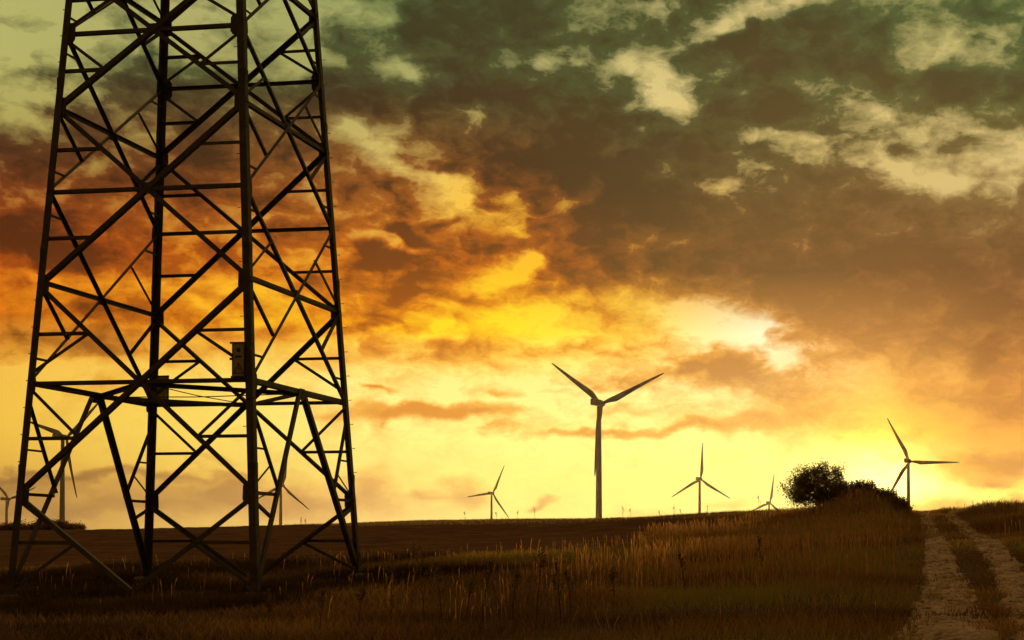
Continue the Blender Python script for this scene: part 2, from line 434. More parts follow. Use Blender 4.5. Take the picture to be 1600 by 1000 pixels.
class MB:
    """collects quads and tris into one mesh"""
    def __init__(self): self.v = []; self.f = []
    def add(self, verts, faces):
        n = len(self.v); self.v += [tuple(p) for p in verts]; self.f += [tuple(i + n for i in q) for q in faces]
    def tube(self, pts, radii, seg=6, cap=True):
        rings = []
        prev = None
        n0 = len(self.v)
        for i, p in enumerate(pts):
            p = Vector(p)
            d = (Vector(pts[min(i + 1, len(pts) - 1)]) - Vector(pts[max(i - 1, 0)])).normalized()
            a = d.orthogonal().normalized() if prev is None else (prev - d * prev.dot(d)).normalized()
            prev = a; b = d.cross(a)
            for k in range(seg):
                t = 2 * math.pi * k / seg
                self.v.append(tuple(p + (a * math.cos(t) + b * math.sin(t)) * radii[i]))
        for i in range(len(pts) - 1):
            for k in range(seg):
                q = n0 + i * seg
                self.f.append((q + k, q + (k + 1) % seg, q + seg + (k + 1) % seg, q + seg + k))
        if cap:
            self.f.append(tuple(n0 + k for k in reversed(range(seg))))
            self.f.append(tuple(n0 + (len(pts) - 1) * seg + k for k in range(seg)))
    def box(self, c, sx, sy, sz, M=None):
        vs = [Vector((x * sx / 2, y * sy / 2, z * sz / 2)) for x in (-1, 1) for y in (-1, 1) for z in (-1, 1)]
        if M is not None: vs = [M @ v for v in vs]
        self.add([v + Vector(c) for v in vs], [(0, 1, 3, 2), (4, 6, 7, 5), (0, 4, 5, 1), (2, 3, 7, 6), (0, 2, 6, 4), (1, 5, 7, 3)])
    def mesh(self, name, smooth=False):
        me = bpy.data.meshes.new(name); me.from_pydata(self.v, [], self.f); me.update()
        if smooth: me.polygons.foreach_set('use_smooth', np.ones(len(me.polygons), dtype=bool))
        return me
    def build(self, name, mat, parent=None, smooth=False):
        return link_mesh(name, self.mesh(name, smooth), mat, parent)

def hash_noise(x, y, s, seed=0):
    """smooth value noise for numpy arrays"""
    r = np.random.default_rng(seed).random((256, 256))
    gx, gy = x / s, y / s
    ix, iy = np.floor(gx).astype(int), np.floor(gy).astype(int)
    fx, fy = gx - ix, gy - iy
    fx = fx * fx * (3 - 2 * fx); fy = fy * fy * (3 - 2 * fy)
    a = r[ix % 256, iy % 256]; b = r[(ix + 1) % 256, iy % 256]; c = r[ix % 256, (iy + 1) % 256]; d = r[(ix + 1) % 256, (iy + 1) % 256]
    return (a * (1 - fx) + b * fx) * (1 - fy) + (c * (1 - fx) + d * fx) * fy - .5

# ------------------------------------------------------------------ terrain
GP = []
def gp(px, lst):
    for Y, py in lst: GP.append(tuple(at(px, py, Y)))
gp(-150, [(26, 1000), (44, 941), (60, 900), (100, 850), (160, 833)])
gp(100, [(26, 1000), (44, 939), (60, 894), (100, 845), (160, 831)])
gp(400, [(26, 1000), (43.5, 935), (60, 886), (100, 840), (165, 828)])
gp(565, [(26, 1000), (51.2, 905), (60, 880), (100, 836), (175, 818)])
gp(800, [(25, 1000), (40, 925), (60, 872), (100, 834), (180, 816)])
gp(1000, [(24.5, 1000), (40, 916), (60, 866), (100, 829), (165, 816)])
gp(1200, [(24, 1000), (40, 905), (60, 856), (85, 830), (125, 807)])
gp(1340, [(23.5, 1000), (40, 900), (55, 852), (85, 822), (115, 800)])
gp(1470, [(23, 1000), (39, 900), (52, 850), (92, 815), (112, 806)])
gp(1600, [(23, 1000), (39, 895), (55, 843), (75, 816), (92, 800)])
gp(1750, [(23, 1000), (39, 892), (60, 835), (95, 800)])
for x in (-40, -20, 0, 12): GP += [(x, 4, .05), (x, -40, .1)]
for (px, py, Yc) in ((-150, 833, 160), (100, 831, 160), (400, 828, 165), (565, 818, 175), (800, 816, 180), (1000, 816, 165), (1200, 807, 125), (1340, 800, 115), (1470, 806, 112), (1600, 800, 92), (1750, 800, 95)):
    c = at(px, py, Yc)
    u = c.x / Yc
    for dY, dz in ((25, -.35), (60, -1.4), (130, -2.6)):
        GP.append((u * (Yc + dY), Yc + dY, c.z + dz))
GP = np.array(GP)
SCL = 60.0
def tps_fit(P):
    x = P[:, :2] / SCL
    r2 = ((x[:, None] - x[None]) ** 2).sum(-1)
    K = np.where(r2 > 0, .5 * r2 * np.log(np.maximum(r2, 1e-12)), 0) + np.eye(len(x)) * 2e-4
    A = np.zeros((len(x) + 3, len(x) + 3)); A[:-3, :-3] = K; A[:-3, -3] = 1; A[:-3, -2:] = x; A[-3, :-3] = 1; A[-2:, :-3] = x.T
    return np.linalg.solve(A, np.concatenate([P[:, 2], np.zeros(3)]))
TPS = tps_fit(GP)
FAR_Z = 1.2
# humps: (px, py, Y, rx, ry, h)
def hump_at(px, Y): return (px - CX) / FPX * Y
HUMPS = [(hump_at(1545, 88), 88, 2.6, 6.0, .50), (hump_at(1468, 108), 108, 1.0, 8, .24), (hump_at(1290, 92), 92, 4.2, 9.0, .75), (hump_at(1356, 88), 88, 1.9, 6.0, 1.25),
         (hump_at(930, 33), 33, 1.6, 1.0, .10), (hump_at(1010, 31), 31, 1.4, .9, .08)]

def base_height(x, y):
    x = np.asarray(x, float); y = np.asarray(y, float)
    xs = np.clip(x, -95, 45) / SCL; ys = np.clip(y, -40, 300) / SCL
    z = TPS[-3] + TPS[-2] * xs + TPS[-1] * ys
    for (a, b), w in zip(GP[:, :2] / SCL, TPS[:-3]):
        r2 = (xs - a) ** 2 + (ys - b) ** 2
        z = z + w * .5 * r2 * np.log(np.maximum(r2, 1e-12))
    for (hx, hy, rx, ry, h) in HUMPS:
        z = z + h * np.exp(-((x - hx) / rx) ** 2 - ((y - hy) / ry) ** 2)
    t = np.clip((np.hypot(x * .8, y) - 240) / 160, 0, 1); t = t * t * (3 - 2 * t)
    return z * (1 - t) + FAR_Z * t

def on_ground(px, py, lo=8.0, hi=260.0):
    """first point of the ground along a photo ray"""
    r = ray(px, py); Y = np.linspace(lo, hi, 1500)
    xs = CAM.x + r.x / r.y * Y; zs = CAM.z + r.z / r.y * Y
    d = zs - base_height(xs, Y)
    i = np.argmax(d < 0) if (d < 0).any() else len(Y) - 1
    return Vector((xs[i], Y[i], zs[i]))

# wheel tracks: centre lines picked on the ground
def smooth_line(pts, n):
    pts = np.array([tuple(p) for p in pts])
    s = np.concatenate([[0], np.cumsum(np.hypot(*np.diff(pts[:, :2], axis=0).T))])
    t = np.linspace(0, s[-1], n)
    x = np.interp(t, s, pts[:, 0]); y = np.interp(t, s, pts[:, 1])
    k = np.ones(9) / 9
    for _ in range(3):
        x[4:-4] = np.convolve(x, k, 'valid'); y[4:-4] = np.convolve(y, k, 'valid')
    return x, y
LEFT_RUT = [(1470, 1060), (1476, 1000), (1480, 950), (1475, 905), (1466, 866), (1458, 838), (1450, 818), (1446, 808)]
RIGHT_RUT = [(1745, 1060), (1672, 1000), (1618, 945), (1588, 905), (1556, 866), (1530, 842), (1500, 818), (1484, 809)]
ruts = []
for R_ in (LEFT_RUT, RIGHT_RUT):
    pts = [on_ground(*p) for p in R_]
    pts[-1].y += 0.0
    e = pts[-1] + (pts[-1] - pts[-2]).normalized() * 14; e.z = 0
    ruts.append(smooth_line(pts + [e], 900))
def rut_dist(x, y):
    d = np.full(np.shape(x), 1e9); 
    for rx_, ry_ in ruts:
        for i in range(0, len(rx_), 13):
            d = np.minimum(d, (x - rx_[i]) ** 2 + (y - ry_[i]) ** 2)
    return np.sqrt(d)

def field_mask(x, y):
    """1 on the bare stubble field beyond the rough grass"""
    px = CX + FPX * x / np.maximum(y, 1)
    near = np.interp(px, [-400, 300, 560, 760, 900, 980, 1040, 1110], [62, 62, 64, 61, 60, 66, 85, 170]) + 3 * hash_noise(x, y, 4, 3)
    far = np.interp(px, [-400, 400, 560, 800, 1000, 1100], [150, 140, 118, 114, 116, 100]) + 9 * hash_noise(x, y, 9, 4)
    m = np.clip((y - near) / 2.5, 0, 1) * np.clip((far - y) / 3.0, 0, 1)
    return m

def height(x, y):
    z = base_height(x, y)
    t = np.clip((260 - y) / 60, 0, 1)
    z = z + t * (.10 * hash_noise(x, y, 3.1, 1) + .05 * hash_noise(x, y, .9, 2))
    fm = field_mask(x, y)
    yy = y - .06 * x + .8 * hash_noise(x, y, 14, 5)
    z = z + fm * (.11 * np.sin(yy * 2 * math.pi / 1.6) + .05 * hash_noise(x, y, .55, 6) + .05 * hash_noise(x * .25, y, .5, 9))
    rd = rut_dist(x, y)
    z = z - .07 * np.exp(-(rd / .55) ** 2) * (y < 140)
    return z

ys = np.concatenate([np.array([-3000, -1200, -500, -200, -80, -40, -20, -10, 0, 6, 10, 13, 15]), np.arange(16, 130, .27), np.arange(130, 190, .6), np.arange(190, 262, 3.0), [275, 300, 340, 400, 500, 700, 1000, 1600, 2400, 3400]])
us = np.concatenate([[-3400, -1500, -700, -300, -150, -110, -98], np.arange(-92, -40, .8), np.arange(-40, 30, .38), np.arange(30, 48, 1.2), [52, 60, 80, 120, 250, 600, 1500, 3400]])
GX, GY = np.meshgrid(us, ys)
GZ = height(GX, GY)
nr, nc = GX.shape
idx = np.arange(nr * nc).reshape(nr, nc)
quads = np.stack([idx[:-1, :-1], idx[:-1, 1:], idx[1:, 1:], idx[1:, :-1]], -1).reshape(-1, 4)
gm = mesh_np('ground', np.stack([GX, GY, GZ], -1).reshape(-1, 3), [quads], smooth=True,
             attr={'field': field_mask(GX, GY).ravel(), 'vignette': np.clip(np.interp(CX + FPX * GX / np.maximum(GY, 5), [250, 950], [1, 0]) + 1.2 * hash_noise(GX, GY, 7, 77), 0, 1).ravel() * (GY < 75).ravel(), 'track': np.exp(-(rut_dist(GX, GY) / 1.1) ** 2).ravel()})

m_ground, nt, b = new_mat('ground')
tc = nt.nodes.new('ShaderNodeTexCoord')
def gnoise(scale, detail=6, rough=.6, vec=None):
    n = nt.nodes.new('ShaderNodeTexNoise'); n.inputs['Scale'].default_value = scale; n.inputs['Detail'].default_value = detail; n.inputs['Roughness'].default_value = rough
    nt.links.new(vec or tc.outputs['Object'], n.inputs['Vector']); return n
def gramp(src, stops):
    r = nt.nodes.new('ShaderNodeValToRGB'); ramp_fill(r, [(p, (*c, 1)) for p, c in stops], 'LINEAR'); nt.links.new(src, r.inputs[0]); return r.outputs[0]
def gmix(f, a, c):
    n = nt.nodes.new('ShaderNodeMix'); n.data_type = 'RGBA'
    for s, v in ((n.inputs[0], f), (n.inputs[6], a), (n.inputs[7], c)):
        if hasattr(v, 'is_output'): nt.links.new(v, s)
        else: s.default_value = v
    return n.outputs[2]
mp = nt.nodes.new('ShaderNodeMapping'); mp.inputs['Scale'].default_value = (.22, 1.0, 1.0); mp.inputs['Rotation'].default_value = (0, 0, .06)
nt.links.new(tc.outputs['Object'], mp.inputs[0])
nA, nB, nC = gnoise(.35), gnoise(4.5), gnoise(1.6, 7, .7, mp.outputs[0])
litter = gramp(nA.outputs[0], [(.3, (.045, .026, .012)), (.5, (.080, .048, .018)), (.7, (.066, .052, .018))])
litter = gmix(.5, litter, gramp(nB.outputs[0], [(.3, (.030, .020, .010)), (.7, (.11, .075, .030))]))
soil = gramp(nC.outputs[0], [(.25, (.045, .021, .007)), (.5, (.095, .046, .014)), (.75, (.17, .086, .028))])
fa = nt.nodes.new('ShaderNodeAttribute'); fa.attribute_name = 'field'
da = nt.nodes.new('ShaderNodeAttribute'); da.attribute_name = 'vignette'
litter = gmix(da.outputs['Fac'], litter, gramp(nB.outputs[0], [(.3, (.012, .008, .005)), (.7, (.034, .022, .011))]))    # lower-left darkening painted into the soil colour, like a vignette
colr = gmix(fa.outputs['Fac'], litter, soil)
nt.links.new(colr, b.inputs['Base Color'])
b.inputs['Roughness'].default_value = .95; b.inputs['Specular IOR Level'].default_value = .1
bp = nt.nodes.new('ShaderNodeBump'); bp.inputs['Strength'].default_value = .7; bp.inputs['Distance'].default_value = .06
nt.links.new(nC.outputs[0], bp.inputs['Height']); nt.links.new(bp.outputs[0], b.inputs['Normal'])
ground = tag(link_mesh('ground', gm, m_ground), 'stubble field and rough ground rising to the horizon', None, None, 'structure')

# dirt tracks, draped just above the ground with crumbling edges
m_track, nt, b = new_mat('track_dirt')
tc = nt.nodes.new('ShaderNodeTexCoord')
n1_, n2_, n3_ = gnoise(1.1, 5), gnoise(9.0, 7, .7), gnoise(40.0, 4, .6)
n4_ = gnoise(2.6, 6, .65)
tcol = gmix(.62, gramp(n1_.outputs[0], [(.3, (.30, .235, .155)), (.7, (.52, .43, .31))]), gramp(n2_.outputs[0], [(.34, (.07, .045, .024)), (.48, (.34, .27, .18)), (.70, (.60, .50, .36))]))
tmul = nt.nodes.new('ShaderNodeMix'); tmul.data_type = 'RGBA'; tmul.blend_type = 'MULTIPLY'; tmul.inputs[0].default_value = .85
nt.links.new(tcol, tmul.inputs[6]); nt.links.new(gramp(n4_.outputs[0], [(.36, (.22, .18, .14)), (.46, (.80, .75, .68)), (.66, (1.2, 1.15, 1.05))]), tmul.inputs[7])
nt.links.new(tmul.outputs[2], b.inputs['Base Color']); b.inputs['Roughness'].default_value = .9; b.inputs['Specular IOR Level'].default_value = .25
bp = nt.nodes.new('ShaderNodeBump'); bp.inputs['Strength'].default_value = 1.0; bp.inputs['Distance'].default_value = .05
nt.links.new(n2_.outputs[0], bp.inputs['Height'])
bp2 = nt.nodes.new('ShaderNodeBump'); bp2.inputs['Strength'].default_value = .8; bp2.inputs['Distance'].default_value = .015
nt.links.new(n3_.outputs[0], bp2.inputs['Height']); nt.links.new(bp.outputs[0], bp2.inputs['Normal']); nt.links.new(bp2.outputs[0], b.inputs['Normal'])
def rut_strip(line, name, label, seed):
    x, y = line
    tx, ty = np.gradient(x), np.gradient(y); L = np.hypot(tx, ty); nx, ny = ty / L, -tx / L
    W = np.interp(y, [15, 23, 39, 52, 95], [.95, .84, .52, .40, .34])
    cols = 23
    vs = []
    for j in range(cols):
        s = -1 + 2 * j / (cols - 1)
        jag = (.30 * hash_noise(x * 3 + j * 0, y * 3, 1.0, seed + (1 if s < 0 else 2)) + .35 * hash_noise(x, y, 1.7, seed + (3 if s < 0 else 4))) * abs(s)
        off = W * s * (1 + jag)
        vx, vy = x + nx * off, y + ny * off
        vz = height(vx, vy) + .065 - .03 * abs(s) ** 4 + .10 * hash_noise(vx, vy, .50, seed + 9) + .085 * hash_noise(vx, vy, .20, seed + 8)
        if j in (0, cols - 1): vz -= .09
        vs.append(np.stack([vx, vy, vz], -1))
    V = np.stack(vs, 1); n = len(x)
    ii = np.arange(n * cols).reshape(n, cols)
    q = np.stack([ii[:-1, :-1], ii[:-1, 1:], ii[1:, 1:], ii[1:, :-1]], -1).reshape(-1, 4)
    return tag(link_mesh(name, mesh_np(name, V.reshape(-1, 3), [q], True), m_track), label, None, None, 'structure')
rut_strip(ruts[0], 'dirt_track', 'pale left wheel track of the farm lane', 20)
rut_strip(ruts[1], 'dirt_track', 'pale right wheel track of the farm lane at the picture edge', 40)

# ------------------------------------------------------------------ the pylon
S, TX, TY, YAW, TAP = 3.8, -4.3052, 12.619, .1539, .0605
cyw, syw = math.cos(YAW), math.sin(YAW)
CORNER = {'L': (-1, -1), 'N': (1, -1), 'R': (1, 1), 'B': (-1, 1)}
def half(z): return 1 - TAP * z
def leg(k, z):
    a, b_ = CORNER[k][0] * half(z), CORNER[k][1] * half(z)
    return Vector(((TX + a * cyw + b_ * syw) * S, (TY - a * syw + b_ * cyw) * S, CAM.z + z * S))
AX_X = Vector((cyw, -syw, 0)); AX_Y = Vector((syw, cyw, 0))       # along the front face, and into the depth
def crossing(za, zb): return za + (zb - za) * half(za) / (half(za) + half(zb))
GZL = [.4516, 2.0783, 3.4776, 4.62, 5.62]                          # leg nodes of front and back faces
HZL = [crossing(a, b_) for a, b_ in zip(GZL[:-1], GZL[1:])]          # their crossings = leg nodes of the side faces
def base_z(k):
    z = -.34
    for _ in range(6):
        p = leg(k, z); z = (float(height(np.array([p.x]), np.array([p.y]))[0]) - CAM.z) / S
    return z
BASE = {k: base_z(k) for k in 'LNRB'}
TOPZ = 5.75

m_steel = mat_simple('galvanised_steel', (.036, .030, .020), (.062, .053, .036), rough=.62, scale=3.0, metal=.15, spec=.35, bump=.15)
m_steel_d = mat_simple('weathered_steel', (.034, .028, .019), (.056, .047, .032), rough=.7, scale=5.0, metal=.1, spec=.3)
pylon = tag(empty('lattice_pylon', leg('N', BASE['N'])), 'tall steel lattice electricity pylon standing at the left in rough grass', 'pylon')
PYO = pylon.location.copy()

def angle_bar(name, a, b_, n, w, off=0.0, t=None, flip=1, mat=None, lip=True):
    """rolled steel angle from a to b; n = outward face normal, off = set inwards from the face"""
    a = Vector(a); b_ = Vector(b_); d = (b_ - a).normalized()
    n = (n - d * n.dot(d)).normalized(); e = n.cross(d).normalized() * flip
    t = t or max(.010, w * .11)
    a = a - n * off; b_ = b_ - n * off
    h = w / 2
    if lip: prof = [(-h, 0), (h, 0), (h, -t), (-h + t, -t), (-h + t, -w), (-h, -w)]
    else: prof = [(-h, 0), (h, 0), (h, -t), (-h, -t)]
    k = len(prof)
    vs = [p + e * u + n * v for p in (a, b_) for u, v in prof]
    fs = [(i, (i + 1) % k, k + (i + 1) % k, k + i) for i in range(k)]
    if k == 6:
        fs += [(3, 2, 1, 0), (5, 4, 3, 0), (6, 7, 8, 9), (6, 9, 10, 11)]
    else:
        fs += [(3, 2, 1, 0), (4, 5, 6, 7)]
    m = MB(); m.add([v - PYO for v in vs], fs)
    return m.build(name, mat or m_steel, pylon)

FACES = {'front': ('L', 'N', -AX_Y), 'back': ('B', 'R', AX_Y), 'left': ('L', 'B', -AX_X), 'right': ('N', 'R', AX_X)}
def nrm(face):
    a, b_, n = FACES[face]
    up = (leg(a, 3) - leg(a, 0)).normalized(); al = (leg(b_, 1) - leg(a, 1)).normalized()
    q = al.cross(up)
    return q if q.dot(n) > 0 else -q
def fp(face, s, z):
    """point on a face: s = 0 at its first leg, 1 at its second"""
    a, b_, _ = FACES[face]
    return leg(a, z).lerp(leg(b_, z), s)

# legs: rolled angles with the corner outwards
LEGW = .215
for k in 'LNRB':
    sx, sy = CORNER[k]
    ex, ey = -AX_X * sx, -AX_Y * sy
    p0, p1 = leg(k, BASE[k] - .08), leg(k, TOPZ)
    t = .026
    prof = [(0, 0), (LEGW, 0), (LEGW, t), (t, t), (t, LEGW), (0, LEGW)]
    vs = [p + ex * (u - .01) + ey * (v - .01) for p in (p0, p1) for u, v in prof]
    fs = [(i, (i + 1) % 6, 6 + (i + 1) % 6, 6 + i) for i in range(6)] + [(3, 2, 1, 0), (5, 4, 3, 0), (6, 7, 8, 9), (6, 9, 10, 11)]
    m = MB(); m.add([v - PYO for v in vs], fs); m.build('leg', m_steel, pylon)
    # concrete-capped stub and splice cover at the foot
    for zz, hh in ((BASE[k] + .16, .55), (GZL[0] + .16, .5), (GZL[1] + .22, .5), (GZL[2] + .18, .45)):
        c = leg(k, zz); m = MB()
        for dirv, oth in ((ex, ey), (ey, ex)):
            q = [c + dirv * u - oth * .022 + Vector((0, 0, v)) for u, v in ((.0, -hh / 2), (LEGW - .02, -hh / 2), (LEGW - .02, hh / 2), (.0, hh / 2))]
            q2 = [v + oth * .012 for v in q]
            m.add([v - PYO for v in q + q2], [(0, 1, 2, 3), (7, 6, 5, 4), (0, 4, 5, 1), (1, 5, 6, 2), (2, 6, 7, 3), (3, 7, 4, 0)])
        m.build('splice_plate', m_steel_d, pylon)

def gusset(face, s, z, w, h, inward=.012):
    n = nrm(face); c = fp(face, s, z) - n * inward
    al = (fp(face, 1, z) - fp(face, 0, z)).normalized(); up = n.cross(al).normalized()
    if up.z < 0: up = -up
    pts = [(-.5, -.32), (-.32, -.5), (.32, -.5), (.5, -.32), (.5, .32), (.32, .5), (-.32, .5), (-.5, .32)]
    f_ = [c + al * (u * w) + up * (v * h) for u, v in pts]
    m = MB(); m.add([v - PYO for v in f_] + [v - n * .012 - PYO for v in f_],
                    [tuple(range(8)), tuple(reversed(range(8, 16)))] + [(i, 8 + i, 8 + (i + 1) % 8, (i + 1) % 8) for i in range(8)])
    m.build('gusset_plate', m_steel_d, pylon)

def bar(name, face, s0, z0, s1, z1, w, off=.02, flip=1, lip=True):
    return angle_bar(name, fp(face, s0, z0), fp(face, s1, z1), nrm(face), w, off, flip=flip, lip=lip)

def xpt(za, zb, s_from, t):
    """point at fraction t on a full X diagonal that starts at leg s_from (0 or 1) at za and ends on the other leg at zb"""
    z = za + (zb - za) * t
    wa, wb = half(za), half(zb)
    x = (1 - t) * (-wa if s_from == 0 else wa) + t * (wb if s_from == 0 else -wb)
    return (x / half(z) + 1) / 2, z

for face in ('front', 'back'):
    W_D, W_H, W_S = .145, .115, .098
    for i, (za, zb) in enumerate(zip(GZL[:-1], GZL[1:])):
        zc = HZL[i]; tc_ = (zc - za) / (zb - za)
        bar('diagonal_brace', face, 0, za, 1, zb, W_D, .020)
        bar('diagonal_brace', face, 1, za, 0, zb, W_D, .040, flip=-1)
        bar('horizontal_strut', face, 0, zc, 1, zc, W_H, .062)
        gusset(face, .5, zc, .30, .34, .034)
        if i == 2:
            for s in (0, 1): gusset(face, .035 if s == 0 else .965, zc, .40, .62)
        for s in (0, 1):
            # quarter struts from the leg to the middle of each half diagonal
            for t in (tc_ * .5, tc_ + (1 - tc_) * .5):
                src = s if t < tc_ else 1 - s
                sp, zp = xpt(za, zb, src, t)
                bar('secondary_brace', face, s, zp, sp, zp, W_S, .052)
                if i in (0, 2):
                    up_ = t > tc_
                    zl = zc + (.075 if (i == 0 and up_) else (.03 if up_ else -.03))
                    bar('secondary_brace', face, s, zl, sp, zp, W_S, .074, lip=False)
        for s in (0, 1):
            gusset(face, .028 if s == 0 else .972, za, .34, .62)
    # foot: diagonals from the lowest node run down to the middle of the face at the ground
    za = GZL[0]; zg = min(BASE[FACES[face][0]], BASE[FACES[face][1]]) + .02
    for s in (0, 1):
        zm_ = max(zg, -.30)
        bar('diagonal_brace', face, s, za - .02, .5, zm_, W_D, .020 + .02 * s, flip=1 if s else -1)
        zq = (za + zm_) / 2
        bar('secondary_brace', face, s, zq, .5 * s + .25, zq, W_S, .052)
        bar('secondary_brace', face, s, max(zm_, BASE[FACES[face][s]] + .06), .5 * s + .25, zq - .02, W_S, .074, lip=False)

for face in ('left', 'right'):
    W_X, W_H, W_S = .105, .13, .086
    for i, (za, zb) in enumerate(zip(HZL[:-1], HZL[1:])):
        zc = crossing(za, zb); tc_ = (zc - za) / (zb - za)
        bar('diagonal_brace', face, 0, za, 1, zb, W_X, .020)
        bar('diagonal_brace', face, 1, za, 0, zb, W_X, .040, flip=-1)
        bar('horizontal_strut', face, 0, zc, 1, zc, W_H, .062)
        gusset(face, .5, zc, .26, .30, .034)
        for s in (0, 1):
            for up_ in (False, True):
                src = s if not up_ else 1 - s
                t5 = tc_ * .5 if not up_ else tc_ + (1 - tc_) * .5
                t2 = tc_ * .25 if not up_ else tc_ + (1 - tc_) * .75
                s5, z5 = xpt(za, zb, src, t5); s2, z2 = xpt(za, zb, src, t2)
                if not (face == 'left' and s == 0 and up_):
                    bar('secondary_brace', face, s, zc + (.03 if up_ else -.03), s5, z5, W_S, .052)
                bar('secondary_brace', face, s, z2, s2, z2, W_S * .9, .074, lip=False)
        for s in (0, 1):
            gusset(face, .03 if s == 0 else .97, za, .30, .5)
    # foot: an inverted V from the middle of the lowest beam to the two leg feet
    z3 = HZL[0]
    bar('horizontal_strut', face, 0, z3, 1, z3, .16, .062)
    gusset(face, .5, z3 - .02, .55, .34, .034)
    a, b_, _ = FACES[face]
    for s, k in ((0, a), (1, b_)):
        zb_ = BASE[k] + .12
        sb = .02 if s == 0 else .98
        bar('knee_brace', face, .5 + (.03 if s else -.03), z3 - .03, sb, zb_, .165, .020, flip=1 if s else -1)
        def vpt(z):
            t = (z3 - .03 - z) / (z3 - .03 - zb_); return .5 + (sb - .5) * t
        zk = GZL[0]
        bar('secondary_brace', face, s, z3 - .14, vpt(zk + .02), zk + .02, .085, .052)
        bar('secondary_brace', face, s, zk, vpt(zk), zk, .095, .074)
        zq = zk + (z3 - zk) * .40
        f_ = (z3 - .14 - zq) / (z3 - .14 - zk - .02)
        sq = s + (vpt(zk + .02) - s) * f_
        bar('secondary_brace', face, s, zq, sq, zq, .062, .090, lip=False)
        zr = zk + (z3 - zk) * .26; f_ = (z3 - .14 - zr) / (z3 - .14 - zk - .02)
        if not (face == 'left' and s == 0):
            bar('secondary_brace', face, s, zk + .03, s + (vpt(zk + .02) - s) * f_, zr, .062, .090, lip=False)
        zl = zk - (zk - BASE[k]) * .24
        bar('secondary_brace', face, s, zk - .05, vpt(zl), zl, .085, .052)

# level frame at the lowest beam: a diamond between the face middles and two thin cross rods
zd = HZL[0]
MIDS = {f: fp(f, .5, zd) for f in FACES}
up = Vector((0, 0, 1))
for f1, f2 in (('front', 'left'), ('left', 'back'), ('back', 'right'), ('right', 'front')):
    angle_bar('frame_beam', MIDS[f1] - nrm(f1) * .1, MIDS[f2] - nrm(f2) * .1, up, .13, .0, mat=m_steel)
for f1, f2, dz in (('front', 'back', -.02), ('left', 'right', -.06)):
    m = MB(); p0, p1 = MIDS[f1] + Vector((0, 0, dz)) - PYO, MIDS[f2] + Vector((0, 0, dz)) - PYO
    m.tube([p0, p0.lerp(p1, .5) - Vector((0, 0, .05)), p1], [.016] * 3, 6); m.build('tie_rod', m_steel_d, pylon)
# step bolts up two legs
sb_mesh = None
for k, dirv in (('N', -AX_X), ('N', AX_Y), ('R', -AX_Y), ('L', AX_X)):
    n_ = 0
    z = .95 if k == 'N' else .7
    while z < 4.4:
        p = leg(k, z) - PYO
        if sb_mesh is None:
            m = MB(); m.tube([(0, 0, 0), (0, 0, .085)], [.010, .010], 6); m.tube([(0, 0, .08), (0, 0, .095)], [.017, .017], 6)
            sb_mesh = m.mesh('step_bolt')
        out = {'N': -AX_X, 'R': AX_X, 'L': -AX_X}[k] if n_ % 2 == 0 else {'N': AX_X, 'R': AX_X, 'L': -AX_X}[k]
        base = p + ( -AX_X * (LEGW - .02) if (k == 'N' and n_ % 2 == 0) else Vector((0, 0, 0)))
        if dirv in (-AX_X,) or k != 'N':
            o = link_mesh('step_bolt', sb_mesh, m_steel_d, pylon, base - AX_Y * (0.02 if k == 'N' else -.05))
            o.rotation_euler = out.to_track_quat('Z', 'Y').to_euler()
        n_ += 1; z += .21

# concrete footings
m_conc = mat_simple('footing_concrete', (.10, .088, .066), (.17, .15, .115), rough=.9, scale=7.0, bump=.4)
for k in 'LNRB':
    c = leg(k, BASE[k]) - PYO; m = MB()
    ring = lambda h, z: [c + AX_X * (sx * h) + AX_Y * (sy * h) + Vector((0, 0, z)) for sx, sy in ((-1, -1), (1, -1), (1, 1), (-1, 1))]
    m.add(ring(.34, -.5) + ring(.33, .10) + ring(.26, .19), [(0, 1, 5, 4), (1, 2, 6, 5), (2, 3, 7, 6), (3, 0, 4, 7), (4, 5, 9, 8), (5, 6, 10, 9), (6, 7, 11, 10), (7, 4, 8, 11), (8, 9, 10, 11), (3, 2, 1, 0)])
    m.build('footing', m_conc, pylon)

